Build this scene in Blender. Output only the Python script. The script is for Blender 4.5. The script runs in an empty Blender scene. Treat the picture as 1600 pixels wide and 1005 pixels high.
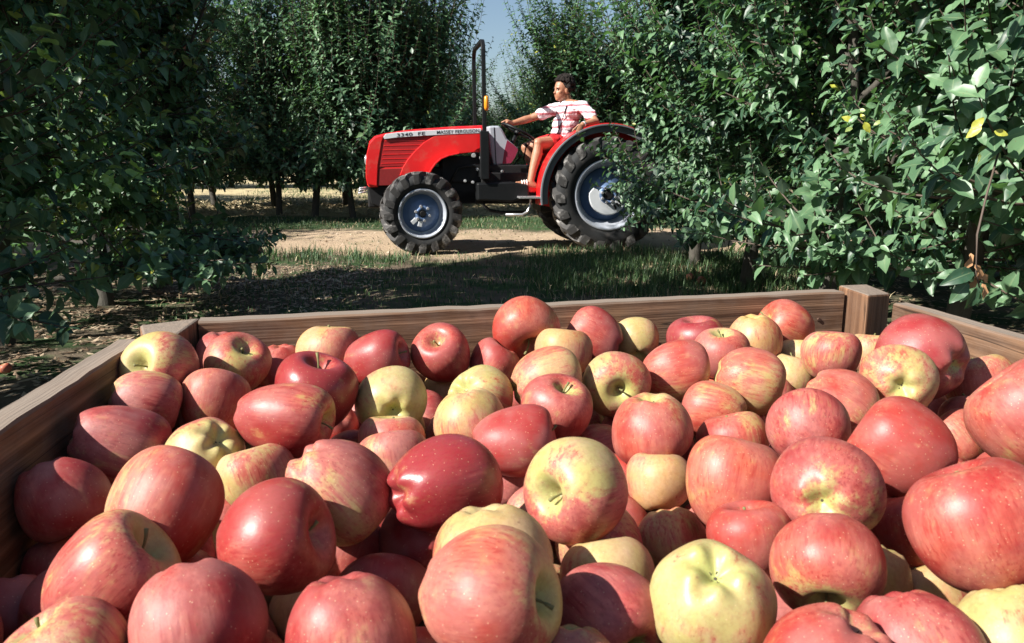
import bpy, bmesh, math, random
import numpy as np
from mathutils import Vector, Matrix, Euler
random.seed(7); rng = np.random.default_rng(7)
SC = bpy.context.scene
COL = SC.collection
R = math.radians
PI = math.pi

# ------------------------------------------------------------------ camera
F = 1244.0; PITCH = R(11.8); CAMH = 1.0
cam_d = bpy.data.cameras.new('camera'); cam = bpy.data.objects.new('camera', cam_d); COL.objects.link(cam)
cam.location = (0, 0, CAMH); cam.rotation_euler = (PI/2 - PITCH, 0, 0)
cam_d.sensor_width = 36.0; cam_d.lens = F/1600*36.0
cam_d.clip_start = 0.02; cam_d.clip_end = 2000
cam_d.dof.use_dof = True; cam_d.dof.focus_distance = 2.2; cam_d.dof.aperture_fstop = 20
SC.camera = cam

# ------------------------------------------------------------------ light
SUN = Vector((-0.70, -0.37, 0.62)).normalized()          # towards the sun
el = math.asin(SUN.z); az = math.atan2(SUN.x, SUN.y)
W = bpy.data.worlds.new('World'); SC.world = W; W.use_nodes = True
nt = W.node_tree; bg = nt.nodes['Background']
sky = nt.nodes.new('ShaderNodeTexSky'); sky.sky_type = 'NISHITA'; sky.sun_disc = False
sky.sun_elevation = el; sky.sun_rotation = az; sky.air_density = 1.0; sky.dust_density = 1.0; sky.ozone_density = 1.6
nt.links.new(sky.outputs[0], bg.inputs[0]); bg.inputs[1].default_value = 0.056
sd = bpy.data.lights.new('sun', 'SUN'); sd.energy = 5.0; sd.angle = R(0.53); sd.color = (1.0, 0.955, 0.88)
so = bpy.data.objects.new('sun', sd); COL.objects.link(so)
so.rotation_euler = SUN.to_track_quat('Z', 'Y').to_euler(); so.location = (-6, -5, 8)
vs = SC.view_settings; vs.view_transform = 'Standard'; vs.look = 'None'; vs.gamma = 1; vs.exposure = 1.12
try: vs.use_curve_mapping = False
except Exception: pass
SC.cycles.max_bounces = 6; SC.cycles.diffuse_bounces = 3; SC.cycles.glossy_bounces = 2
SC.cycles.transmission_bounces = 4; SC.cycles.transparent_max_bounces = 4
SC.cycles.use_denoising = True

# ------------------------------------------------------------------ measuring helpers (photo pixel -> place in the world)
FW = np.array([0, math.cos(PITCH), -math.sin(PITCH)]); UP = np.array([0, math.sin(PITCH), math.cos(PITCH)]); RT = np.array([1., 0, 0])
CAMP = np.array([0, 0, CAMH])
def ray(px, py): return FW + (px-800)/F*RT - (py-502.5)/F*UP
def on_z(px, py, z):
    r = ray(px, py); return CAMP + r*((z-CAMH)/r[2])
def at_y(px, py, Y):
    r = ray(px, py); return CAMP + r*(Y/r[1])

# ------------------------------------------------------------------ object helpers
def link(o, parent=None):
    COL.objects.link(o)
    if parent: o.parent = parent
    return o
def tag(o, label=None, cat=None, group=None, kind=None):
    if label: o['label'] = label
    if cat: o['category'] = cat
    if group: o['group'] = group
    if kind: o['kind'] = kind
    return o
def empty(name, loc=(0,0,0), rz=0, parent=None):
    o = bpy.data.objects.new(name, None); o.location = loc; o.rotation_euler = (0,0,rz); o.empty_display_size = .1
    return link(o, parent)
def mesh_obj(name, verts, faces, mat=None, parent=None, smooth=False, attrs=None):
    me = bpy.data.meshes.new(name); me.from_pydata([tuple(v) for v in verts], [], [tuple(f) for f in faces]); me.update()
    if smooth: me.shade_smooth()
    if mat: me.materials.append(mat)
    if attrs:
        for k, a in attrs.items():
            at = me.attributes.new(k, 'FLOAT', 'POINT'); at.data.foreach_set('value', np.asarray(a, dtype=np.float32))
    return link(bpy.data.objects.new(name, me), parent)
def tri_mesh(name, V, T, mat=None, smooth=False, attrs=None):
    """fast numpy triangle mesh"""
    me = bpy.data.meshes.new(name)
    V = np.ascontiguousarray(V, dtype=np.float32); T = np.ascontiguousarray(T, dtype=np.int32)
    me.vertices.add(len(V)); me.vertices.foreach_set('co', V.ravel())
    me.loops.add(T.size); me.loops.foreach_set('vertex_index', T.ravel())
    me.polygons.add(len(T)); me.polygons.foreach_set('loop_start', np.arange(0, T.size, 3, dtype=np.int32))
    if attrs:
        for k, a in attrs.items():
            at = me.attributes.new(k, 'FLOAT', 'POINT'); at.data.foreach_set('value', np.ascontiguousarray(a, dtype=np.float32))
    me.update(calc_edges=True)
    if smooth: me.shade_smooth()
    if mat: me.materials.append(mat)
    return me
def bm_obj(name, bm, mat=None, parent=None, smooth=False, bevel=0, mats=None):
    me = bpy.data.meshes.new(name)
    bmesh.ops.recalc_face_normals(bm, faces=bm.faces)
    bm.to_mesh(me); bm.free()
    if smooth: me.shade_smooth()
    for m in (mats or [mat]): me.materials.append(m)
    o = link(bpy.data.objects.new(name, me), parent)
    if bevel:
        b = o.modifiers.new('bevel', 'BEVEL'); b.width = bevel; b.segments = 2; b.limit_method = 'ANGLE'; b.angle_limit = R(35)
        b.harden_normals = False
    return o
def add_box(bm, lo, hi, M=None):
    r = bmesh.ops.create_cube(bm, size=1.0)
    s = [(hi[i]-lo[i]) for i in range(3)]; c = [(hi[i]+lo[i])/2 for i in range(3)]
    for v in r['verts']:
        v.co = Vector((v.co.x*s[0]+c[0], v.co.y*s[1]+c[1], v.co.z*s[2]+c[2]))
        if M is not None: v.co = M @ v.co
    return r['verts']
def frames(pts):
    pts = [Vector(p) for p in pts]; out = []
    up = Vector((0,0,1))
    for i, p in enumerate(pts):
        t = (pts[min(i+1, len(pts)-1)] - pts[max(i-1, 0)]).normalized()
        a = t.cross(up)
        if a.length < 1e-3: a = t.cross(Vector((1,0,0)))
        a.normalize(); b = t.cross(a).normalized(); up = b.cross(t) if False else up
        out.append((p, a, b))
    return out
def add_tube(bm, pts, rad, n=8, cap=True):
    if not hasattr(rad, '__len__'): rad = [rad]*len(pts)
    rings = []
    prev = None
    for (p, a, b), r in zip(frames(pts), rad):
        if prev is not None and a.dot(prev) < 0: a, b = -a, -b
        prev = a
        rings.append([bm.verts.new(p + (a*math.cos(2*PI*k/n) + b*math.sin(2*PI*k/n))*r) for k in range(n)])
    for i in range(len(rings)-1):
        for k in range(n):
            bm.faces.new((rings[i][k], rings[i][(k+1)%n], rings[i+1][(k+1)%n], rings[i+1][k]))
    if cap:
        bm.faces.new(rings[0][::-1]); bm.faces.new(rings[-1])
def add_lathe_y(bm, prof, n=48, cx=0, cy=0, cz=0, mat_index=0):
    """prof: (radius, y) revolved about the local y axis"""
    rings = []
    for r, y in prof:
        rings.append([bm.verts.new((cx+r*math.cos(2*PI*k/n), cy+y, cz+r*math.sin(2*PI*k/n))) for k in range(n)])
    for i in range(len(rings)-1):
        for k in range(n):
            f = bm.faces.new((rings[i][k], rings[i][(k+1)%n], rings[i+1][(k+1)%n], rings[i+1][k])); f.material_index = mat_index
    return rings
def add_prism(bm, poly, y0, y1):
    """polygon of (x,z) extruded along y"""
    a = [bm.verts.new((x, y0, z)) for x, z in poly]; b = [bm.verts.new((x, y1, z)) for x, z in poly]
    n = len(poly)
    bm.faces.new(a); bm.faces.new(b[::-1])
    for i in range(n): bm.faces.new((a[i], b[i], b[(i+1)%n], a[(i+1)%n]))

# ------------------------------------------------------------------ material helpers
def new_mat(name):
    m = bpy.data.materials.new(name); m.use_nodes = True
    t = m.node_tree; p = t.nodes['Principled BSDF']
    return m, t, p
def N(t, typ, **kw):
    n = t.nodes.new(typ)
    for k, v in kw.items():
        if k.startswith('i_'):
            key = k[2:]; key = int(key) if key.isdigit() else key
            n.inputs[key].default_value = v
        else: setattr(n, k, v)
    return n
def mixc(t, fac, a, b, mode='MIX'):
    m = t.nodes.new('ShaderNodeMix'); m.data_type = 'RGBA'; m.blend_type = mode; m.clamp_factor = True
    for s, v in ((m.inputs[0], fac), (m.inputs[6], a), (m.inputs[7], b)):
        if isinstance(v, bpy.types.NodeSocket): t.links.new(v, s)
        elif isinstance(v, (int, float)): s.default_value = v
        else: s.default_value = (*v, 1)
    return m.outputs[2]
def math_n(t, op, a, b=None, c=None, clamp=False):
    m = t.nodes.new('ShaderNodeMath'); m.operation = op; m.use_clamp = clamp
    for i, v in enumerate((a, b, c)):
        if v is None: continue
        if isinstance(v, bpy.types.NodeSocket): t.links.new(v, m.inputs[i])
        else: m.inputs[i].default_value = v
    return m.outputs[0]
def sstep(t, v, lo, hi):
    m = t.nodes.new('ShaderNodeMapRange'); m.interpolation_type = 'SMOOTHSTEP'
    t.links.new(v, m.inputs[0]); m.inputs[1].default_value = lo; m.inputs[2].default_value = hi
    return m.outputs[0]
def noise(t, vec, scale, detail=3, rough=.55, out=0):
    n = t.nodes.new('ShaderNodeTexNoise'); n.inputs['Scale'].default_value = scale; n.inputs['Detail'].default_value = detail
    n.inputs['Roughness'].default_value = rough
    if vec is not None: t.links.new(vec, n.inputs['Vector'])
    return n.outputs[out]
def bump(t, p, h, strength=.3, dist=.01):
    b = t.nodes.new('ShaderNodeBump'); b.inputs['Strength'].default_value = strength; b.inputs['Distance'].default_value = dist
    t.links.new(h, b.inputs['Height']); t.links.new(b.outputs[0], p.inputs['Normal'])
def objc(t): return t.nodes.new('ShaderNodeTexCoord').outputs['Object']
def scaled(t, vec, s):
    m = t.nodes.new('ShaderNodeVectorMath'); m.operation = 'MULTIPLY'; t.links.new(vec, m.inputs[0]); m.inputs[1].default_value = s
    return m.outputs[0]
def plain(name, col, rough=.5, metal=0, var=.12, scale=18, coat=0, dirt=None, spec=.5):
    m, t, p = new_mat(name)
    o = objc(t); n = noise(t, o, scale, 4)
    c = mixc(t, n, tuple(x*(1-var) for x in col), tuple(min(1, x*(1+var)) for x in col))
    if dirt:
        g = noise(t, o, 7, 5, .65); f = sstep(t, g, .5, .72); f = math_n(t, 'MULTIPLY', f, dirt[1]); c = mixc(t, f, c, dirt[0])
    t.links.new(c, p.inputs['Base Color'])
    rr = math_n(t, 'MULTIPLY_ADD', n, .18, rough-.09); t.links.new(rr, p.inputs['Roughness'])
    p.inputs['Metallic'].default_value = metal; p.inputs['Coat Weight'].default_value = coat
    p.inputs['Specular IOR Level'].default_value = spec
    return m
# ================================================================== GROUND
def mat_ground():
    m, t, p = new_mat('orchard_soil')
    g = t.nodes.new('ShaderNodeNewGeometry').outputs['Position']
    sp = t.nodes.new('ShaderNodeSeparateXYZ'); t.links.new(g, sp.inputs[0]); Y = sp.outputs[1]; X = sp.outputs[0]
    n1 = noise(t, g, .9, 5, .6); n2 = noise(t, g, 7, 6, .65); n3 = noise(t, g, 45, 5, .7); n4 = noise(t, g, 2.6, 4, .6)
    dirt = mixc(t, n2, (.29, .215, .14), (.47, .37, .255)); dirt = mixc(t, sstep(t, n3, .35, .7), dirt, (.40, .29, .20)); cl = t.nodes.new('ShaderNodeTexVoronoi'); cl.inputs['Scale'].default_value = 16; t.links.new(g, cl.inputs['Vector']); dirt = mixc(t, math_n(t, 'MULTIPLY', sstep(t, cl.outputs['Distance'], .38, .1), math_n(t, 'MULTIPLY', n2, .6)), dirt, (.22, .155, .11)); dirt = mixc(t, math_n(t, 'MULTIPLY', sstep(t, n4, .5, .62), .55), dirt, (.27, .22, .13))
    green = mixc(t, n2, (.02, .045, .02), (.06, .10, .035))
    straw = mixc(t, n3, (.36, .29, .16), (.60, .50, .30))
    soil = mixc(t, n3, (.07, .055, .04), (.18, .14, .10))
    Yn = math_n(t, 'MULTIPLY_ADD', n1, 1.6, math_n(t, 'ADD', Y, -.8))
    c = soil
    def band(c, lo, hi, w, col, breakup=None, k=.5):
        a = sstep(t, Yn, lo-w, lo+w); b = sstep(t, Yn, hi+w, hi-w)
        m1 = math_n(t, 'MULTIPLY', a, sstep_inv(hi, w))
        if breakup is not None: m1 = math_n(t, 'MULTIPLY', m1, breakup)
        return mixc(t, m1, c, col)
    def sstep_inv(hi, w):
        return math_n(t, 'SUBTRACT', 1.0, sstep(t, Yn, hi-w, hi+w))
    c = band(c, 3.0, 8.0, .5, green, sstep(t, n4, .42, .6))
    c = band(c, 8.1, 10.9, .3, dirt)
    c = band(c, 11.0, 13.2, .25, green, sstep(t, n2, .3, .5))
    c = band(c, 13.3, 60, .3, straw, sstep(t, n4, .3, .5))
    t.links.new(c, p.inputs['Base Color']); p.inputs['Roughness'].default_value = .95; p.inputs['Specular IOR Level'].default_value = .15
    h = math_n(t, 'MULTIPLY_ADD', n3, .5, n2); bump(t, p, h, .7, .03)
    return m
def ground_z(x, y):
    return .018*np.sin(x*1.7+.4*y)*np.sin(y*1.3+.5) + .012*np.sin(x*5.1+y*2.2)*np.cos(y*4.3-x) - .03*np.exp(-((y-8.75)/.22)**2) - .03*np.exp(-((y-9.85)/.22)**2) + .01*np.sin(x*9+3*np.sin(y*7))*np.sin(y*11+x*3)
u = np.linspace(-1, 1, 261)
g1 = np.sinh(u*5.2)/np.sinh(5.2)*400
GX, GY = np.meshgrid(g1, g1+6, indexing='ij')
fade = np.exp(-((GX/25)**2+((GY-6)/25)**2))
GZ = ground_z(GX, GY)*fade
V = np.stack([GX, GY, GZ], -1).reshape(-1, 3); n = len(u)
i, j = np.meshgrid(np.arange(n-1), np.arange(n-1), indexing='ij'); a = (i*n+j).ravel()
T = np.concatenate([np.stack([a, a+n, a+n+1], 1), np.stack([a, a+n+1, a+1], 1)])
gm = tri_mesh('ground', V, T, mat_ground(), True)
tag(link(bpy.data.objects.new('ground', gm)), 'orchard floor of bare soil track, grass strips and straw', kind='structure')

def mat_blade(name, c1, c2, trans=.25):
    m, t, p = new_mat(name)
    a = t.nodes.new('ShaderNodeAttribute'); a.attribute_name = 'tint'
    c = mixc(t, a.outputs['Fac'], c1, c2); t.links.new(c, p.inputs['Base Color']); p.inputs['Roughness'].default_value = .6
    tr = t.nodes.new('ShaderNodeBsdfTranslucent'); t.links.new(c, tr.inputs[0])
    mx = t.nodes.new('ShaderNodeMixShader'); mx.inputs[0].default_value = trans
    t.links.new(p.outputs[0], mx.inputs[1]); t.links.new(tr.outputs[0], mx.inputs[2])
    t.links.new(mx.outputs[0], t.nodes['Material Output'].inputs[0])
    return m
M_grass = mat_blade('grass_blade', (.030, .075, .030), (.11, .19, .06))
M_straw = mat_blade('dry_straw', (.30, .22, .12), (.62, .52, .32), .15)
M_litter = mat_blade('leaf_litter', (.16, .09, .05), (.50, .40, .28), .1)
def blades(name, P, hmin, hmax, w, mat, label, cat, lean=.6):
    n = len(P); P = np.asarray(P)
    th = rng.uniform(0, 2*PI, n); h = rng.uniform(hmin, hmax, n)*rng.uniform(.5, 1, n); ln = rng.uniform(.1, lean, n)*h
    d = np.stack([np.cos(th), np.sin(th), 0*th], 1); s = np.stack([-np.sin(th), np.cos(th), 0*th], 1)
    ww = (w*rng.uniform(.6, 1.3, n))[:, None]
    z = np.zeros((n, 3)); z[:, 2] = h
    b0 = P - s*ww; b1 = P + s*ww
    m0 = P + z*.6 + d*(ln*.35)[:, None] - s*ww*.7; m1 = P + z*.6 + d*(ln*.35)[:, None] + s*ww*.7
    tp = P + z*.95 + d*ln[:, None]
    V = np.stack([b0, b1, m0, m1, tp], 1).reshape(-1, 3)
    k = np.arange(n)[:, None]*5
    T = np.concatenate([k+[0, 1, 3], k+[0, 3, 2], k+[2, 3, 4]])
    tint = np.repeat(rng.uniform(0, 1, n)**1.5, 5)
    me = tri_mesh(name, V, T, mat, False, {'tint': tint})
    return tag(link(bpy.data.objects.new(name, me)), label, cat, kind='stuff')
def clumpy(x0, x1, y0, y1, nclump, per, spread):
    c = np.stack([rng.uniform(x0, x1, nclump), rng.uniform(y0, y1, nclump)], 1)
    p = np.repeat(c, per, 0) + rng.normal(0, spread, (nclump*per, 2))
    return np.column_stack([p, ground_z(p[:, 0], p[:, 1])-.004])
P1 = clumpy(-5, 5, 11.2, 13.0, 900, 14, .10)
P2 = clumpy(.2, 2.6, 5.6, 8.3, 700, 16, .07)
P3 = clumpy(-2.4, .8, 4.6, 8.2, 420, 10, .12)
P4 = clumpy(-7, 8, 16, 24, 700, 10, .15)
blades('grass', np.concatenate([P1, P3]), .03, .075, .004, M_grass, 'short green grass along the far edge of the dirt track', 'grass')
blades('grass', P2, .06, .16, .0035, M_grass, 'rough green grass behind the crate in front of the right hand trees', 'grass')
blades('grass', P4, .05, .13, .006, M_grass, 'patchy grass under the far orchard rows', 'grass')
blades('grass', clumpy(-2.6, -1.0, 7.4, 8.3, 60, 16, .05), .06, .17, .004, M_grass, 'tufts of grass at the near edge of the track by the left trees', 'grass', 1.0)
tuft = at_y(22, 500, 4.9)
tp = np.array([[tuft[0], 4.9, 0.]]) + np.column_stack([rng.normal(0, .05, (34, 2)), np.zeros(34)])
blades('grass_tuft', tp, .16, .34, .005, M_grass, 'lone bright green grass tuft in leaf litter at far left', 'grass tuft', 1.1)
def litter(name, P, smin, smax, mat, label, cat, asp=.5, flat=.35):
    n = len(P); th = rng.uniform(0, 2*PI, n); s = rng.uniform(smin, smax, n)[:, None]
    d = np.stack([np.cos(th), np.sin(th), rng.normal(0, flat, n)], 1); e = np.stack([-np.sin(th), np.cos(th), rng.normal(0, flat, n)], 1)
    P = P + [0, 0, .006]
    V = np.stack([P-d*s, P-e*s*asp, P+d*s, P+e*s*asp], 1).reshape(-1, 3); V[:, 2] = np.maximum(V[:, 2], ground_z(V[:, 0], V[:, 1])+.003)
    k = np.arange(n)[:, None]*4
    T = np.concatenate([k+[0, 1, 2], k+[0, 2, 3]])
    me = tri_mesh(name, V, T, mat, False, {'tint': np.repeat(rng.uniform(0, 1, n), 4)})
    return tag(link(bpy.data.objects.new(name, me)), label, cat, kind='stuff')
litter('leaf_litter', clumpy(-4.5, -1.2, 3.3, 7.2, 900, 14, .12), .010, .032, M_litter, 'dry fallen leaves and twigs under the left hand trees', 'leaf litter', .42)
litter('leaf_litter', clumpy(.3, 3.2, 4.2, 7.6, 330, 9, .12), .010, .028, M_litter, 'dry fallen leaves under the right hand trees', 'leaf litter', .42)
litter('straw', clumpy(-9, 6, 13.6, 18.5, 2100, 8, .14), .03, .09, M_straw, 'pale dry straw strewn between the far tree rows', 'straw', .07, .5)

P5 = clumpy(-4, 3, 7.9, 11.2, 60, 9, .07)
blades('grass', P5, .02, .06, .004, M_grass, 'sparse weeds growing in the dirt track', 'grass', 1.0)
blades('dry_grass', np.concatenate([clumpy(.2, 2.6, 5.4, 8.4, 260, 10, .10), clumpy(-2.4, .8, 4.6, 8.2, 120, 8, .12), clumpy(-5, 5, 10.8, 13, 260, 8, .12)]), .03, .10, .003, M_straw, 'dry yellow blades mixed into the green grass', 'dry grass', 1.3)
litter('stones', clumpy(-4, 3.5, 8.0, 11.0, 500, 3, .15), .008, .022, mat_blade('pale_clod', (.22, .16, .11), (.50, .40, .30), 0), 'small clods and stones on the dirt track', 'stones', .7, .6)
# ================================================================== TREES
def mat_leaf(name, dark, mid, yellow):
    m, t, p = new_mat(name)
    a = t.nodes.new('ShaderNodeAttribute'); a.attribute_name = 'tint'
    oi = t.nodes.new('ShaderNodeObjectInfo')
    geo = t.nodes.new('ShaderNodeNewGeometry')
    ti = math_n(t, 'MULTIPLY_ADD', math_n(t, 'SUBTRACT', oi.outputs['Random'], .5), .35, a.outputs['Fac'])
    c = mixc(t, sstep(t, ti, .1, .8), dark, mid); c = mixc(t, sstep(t, ti, .93, 1.05), c, yellow)
    n = noise(t, geo.outputs['Position'], 60, 3); c = mixc(t, math_n(t, 'MULTIPLY', n, .5), c, mixc(t, .6, c, dark))
    ar = t.nodes.new('ShaderNodeAttribute'); ar.attribute_name = 'rib'; c = mixc(t, math_n(t, 'MULTIPLY', sstep(t, ar.outputs['Fac'], .80, .96), .35), c, (.26, .34, .18)); sp_ = sstep(t, noise(t, geo.outputs['Position'], 140, 2), .66, .72); c = mixc(t, math_n(t, 'MULTIPLY', sp_, .5), c, (.16, .11, .05)); back = mixc(t, .45, c, (.16, .22, .16)); c2 = mixc(t, geo.outputs['Backfacing'], c, back)
    t.links.new(c2, p.inputs['Base Color']); p.inputs['Roughness'].default_value = .44
    p.inputs['Specular IOR Level'].default_value = .55
    tr = t.nodes.new('ShaderNodeBsdfTranslucent'); t.links.new(mixc(t, 1, c, (1.15, 1.45, .6), 'MULTIPLY'), tr.inputs[0])
    mx = t.nodes.new('ShaderNodeMixShader'); mx.inputs[0].default_value = .24
    t.links.new(p.outputs[0], mx.inputs[1]); t.links.new(tr.outputs[0], mx.inputs[2])
    t.links.new(mx.outputs[0], t.nodes['Material Output'].inputs[0])
    return m
M_leaf = mat_leaf('apple_leaf', (.020, .062, .034), (.155, .280, .140), (.46, .46, .06))
def mat_bark():
    m, t, p = new_mat('bark'); o = objc(t)
    n = noise(t, scaled(t, o, (1, 1, .25)), 30, 5, .7); n2 = noise(t, o, 6, 3)
    c = mixc(t, n, (.022, .018, .015), (.085, .07, .057)); c = mixc(t, math_n(t, 'MULTIPLY', n2, .4), c, (.07, .08, .06))
    t.links.new(c, p.inputs['Base Color']); p.inputs['Roughness'].default_value = .9; bump(t, p, n, .8, .01)
    return m
M_bark = mat_bark()
M_twig = plain('twig', (.085, .06, .045), .7, var=.3)

# leaf templates: (along, side, normal)
def leaf_template(hi):
    if hi:
        st = [0, .10, .34, .62, .86, 1.0]; w = [0, .10, .27, .25, .10, 0]
        curl = lambda s: -.26*s*s
        V = [(s, 0, curl(s)) for s in st]
        for sgn in (1, -1):
            for k in range(1, 5): V.append((st[k]+.02, sgn*w[k], curl(st[k]) + .38*w[k] + .02*math.sin(9*st[k]+sgn)))
        Tt = []
        for b, flip in ((6, 0), (10, 1)):
            q = [(0, 1, b), (1, 2, b+1), (1, b+1, b), (2, 3, b+2), (2, b+2, b+1), (3, 4, b+3), (3, b+3, b+2), (4, 5, b+3)]
            Tt += [(x[0], x[2], x[1]) if flip else x for x in q]
        # orientation: +normal faces up
        Tt = [(x[0], x[1], x[2]) for x in Tt]
        return np.array(V), np.array(Tt)
    V = [(0, 0, 0), (.5, 0, -.07), (1, 0, -.26), (.45, .26, .03), (.45, -.26, .03)]
    return np.array(V), np.array([(0, 1, 3), (1, 2, 3), (0, 4, 1), (1, 4, 2)])
TH = leaf_template(True); TL = leaf_template(False)
RH = np.array([1]*6+[0]*8, float); RL = np.array([1, 1, 1, 0, 0], float)
def RIB(hi, n): return np.tile(RH if hi else RL*.6, n)
def norm(a): return a/np.maximum(np.linalg.norm(a, axis=-1, keepdims=True), 1e-9)
def leaf_arrays(P, D, Nn, S, tint, tmpl):
    tv, tt = tmpl; n = len(P)
    D = norm(D); side = norm(np.cross(Nn, D)); Nn = np.cross(D, side)
    curl = rng.uniform(.3, 1.9, n)[:, None, None]; wid = rng.uniform(.8, 1.15, n)[:, None, None]
    V = P[:, None, :] + S[:, None, None]*(tv[None, :, 0:1]*D[:, None, :] + tv[None, :, 1:2]*wid*side[:, None, :] + tv[None, :, 2:3]*curl*Nn[:, None, :])
    T = tt[None] + (np.arange(n)*len(tv))[:, None, None]
    V[..., 2] += (S[:, None]*.035*np.sin(tv[None, :, 0]*11+rng.uniform(0, 6, (n, 1)))*np.sign(tv[None, :, 1]))
    return V.reshape(-1, 3), T.reshape(-1, 3), np.repeat(tint, len(tv))
def tubes(paths, radii, k=3):
    """paths (n,m,3), radii (n,m)"""
    n, m, _ = paths.shape
    tan = np.gradient(paths, axis=1); tan = norm(tan)
    ref = np.where(np.abs(tan[..., 2:3]) > .9, np.array([1., 0, 0]), np.array([0, 0, 1.]))
    a = norm(np.cross(tan, ref)); b = np.cross(tan, a)
    ang = np.arange(k)*2*PI/k
    V = paths[:, :, None, :] + radii[:, :, None, None]*(np.cos(ang)[None, None, :, None]*a[:, :, None, :] + np.sin(ang)[None, None, :, None]*b[:, :, None, :])
    idx = np.arange(n*m*k).reshape(n, m, k)
    a0 = idx[:, :-1, :]; b0 = idx[:, 1:, :]; a1 = np.roll(a0, -1, 2); b1 = np.roll(b0, -1, 2)
    T = np.concatenate([np.stack([a0, a1, b1], -1).reshape(-1, 3), np.stack([a0, b1, b0], -1).reshape(-1, 3)])
    return V.reshape(-1, 3), T
def gen_tree(seed, h, rx, ry, nlimb, nshoot, z0=.55, leaf=.085, spacing=.032, up=1.0, shoot_len=(.45, 1.1), side_bias=None, hang=.35):
    """returns trunk pts, limb paths, shoot paths, leaves"""
    g = np.random.default_rng(seed)
    th = h*.66
    tz = np.linspace(0, th, 7); lean = g.normal(0, .05, 2)
    trunk = np.stack([lean[0]*tz + .03*np.sin(tz*2.3+g.uniform(0, 6)), lean[1]*tz + .03*np.cos(tz*2.7), tz], 1); trunk[:, :2] -= trunk[0, :2]
    limbs = []
    for i in range(nlimb):
        s = (i+.5)/nlimb; zb = z0*.85 + (th-z0)*(s**1.35)*.95
        k = np.interp(zb, tz, np.arange(7)); base = np.array([np.interp(zb, tz, trunk[:, j]) for j in range(3)])
        az_ = i*2.4 + g.uniform(-.4, .4)
        ex = rx*math.cos(az_)*(1-.45*s); ey = ry*math.sin(az_)*(1-.45*s)
        rise = g.uniform(-.12, .25)*(1+s) + .9*s*(h-zb)*.5
        tt = np.linspace(0, 1, 6)[:, None]
        P = base + tt*np.array([[ex, ey, 0]])*.85 + (tt**1.6)*np.array([[0, 0, rise]]) + np.sin(tt*PI)*g.normal(0, .05, (1, 3))
        limbs.append(P)
    limbs = np.array(limbs)
    # shoots
    li = g.integers(0, nlimb, nshoot); u_ = g.uniform(.15, 1, nshoot)*5; lo = np.minimum(u_.astype(int), 4); fr = (u_-lo)[:, None]
    st = limbs[li, lo]*(1-fr) + limbs[li, lo+1]*fr
    fromtrunk = g.uniform(0, 1, nshoot) < .18
    tu = g.uniform(.22, 1, nshoot)*6; tl = np.minimum(tu.astype(int), 5); tf = (tu-tl)[:, None]
    st = np.where(fromtrunk[:, None], trunk[tl]*(1-tf)+trunk[tl+1]*tf, st)
    a_ = g.uniform(0, 2*PI, nshoot)
    out = norm(st*np.array([1, 1, 0]) + 1e-6)
    d0 = np.stack([np.cos(a_), np.sin(a_), g.uniform(-hang, .6, nshoot)], 1)*.75 + out*.6
    if side_bias is not None: d0 += np.array(side_bias)[None]*.5
    d0 = norm(d0)
    Ls = g.uniform(*shoot_len, nshoot)
    m = 6; tt = np.linspace(0, 1, m)[None, :, None]
    upv = np.array([0, 0, 1.])[None, None]
    grav = (g.uniform(.25, 1.15, nshoot)*np.clip((st[:, 2]-.45)/1.1, -.25, 1))[:, None, None]*up
    SP = st[:, None, :] + Ls[:, None, None]*(tt*d0[:, None, :]*(1-.35*tt) + grav*upv*tt**1.7*.75)
    # keep inside the height/footprint and above the skirt
    SP[..., 2] = np.minimum(SP[..., 2], h + .35*g.uniform(-1, .6, (nshoot, 1)))
    low = z0*.75 + .25*g.uniform(0, 1, (nshoot, 1)); SP[..., 2] = np.maximum(SP[..., 2], low)
    seglen = np.linalg.norm(np.diff(SP, axis=1), axis=2).sum(1)
    nl = np.maximum(6, (seglen/spacing).astype(int))
    LP, LD, LN, LS, LT = [], [], [], [], []
    mean_t = g.uniform(.15, .75, nshoot)
    for i in range(nshoot):
        n = nl[i]; q = (np.arange(n)+.5)/n*(m-1)*.93 + .35; q = np.minimum(q, m-1.001); k = q.astype(int); f = (q-k)[:, None]
        p = SP[i, k]*(1-f) + SP[i, k+1]*f; tan = norm(SP[i, k+1]-SP[i, k])
        phi = np.arange(n)*2.4 + g.uniform(0, 6)
        ref = np.where(np.abs(tan[:, 2:3]) > .9, np.array([[1., 0, 0]]), np.array([[0, 0, 1.]]))
        a = norm(np.cross(tan, ref)); b = np.cross(tan, a)
        rad = np.cos(phi)[:, None]*a + np.sin(phi)[:, None]*b
        d = tan*g.uniform(.15, .75, (n, 1)) + rad*.8 + g.normal(0, .18, (n, 3)) + np.array([[0, 0, -.12]])
        nn = tan*.7 + np.array([[0, 0, .75]]) - rad*.25 + g.normal(0, .3, (n, 3)) + .45*np.array(SUN)[None]
        sz = leaf*g.uniform(.42, 1.22, n)*np.clip(1.25-.6*(q/(m-1))**3, .5, 1.2)
        LP.append(p); LD.append(d); LN.append(nn); LS.append(sz); LT.append(np.clip(mean_t[i]+g.normal(0, .16, n)+.25*(q/(m-1) > .9), 0, .92))
    LP, LD, LN, LS, LT = map(np.concatenate, (LP, LD, LN, LS, LT))
    y = g.uniform(0, 1, len(LT)) < .0015; LT[y] = 1.0
    return dict(trunk=trunk, limbs=limbs, shoots=SP, L=(LP, LD, LN, LS, LT))
def tube_obj(name, pts, r0, r1, mat, parent, k=8, flare=0):
    m = len(pts); rr = np.linspace(r0, r1, m)
    if flare: rr[0] *= flare
    V, T = tubes(np.asarray(pts)[None], rr[None], k)
    me = tri_mesh(name, V, T, mat, True); return link(bpy.data.objects.new(name, me), parent)
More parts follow.
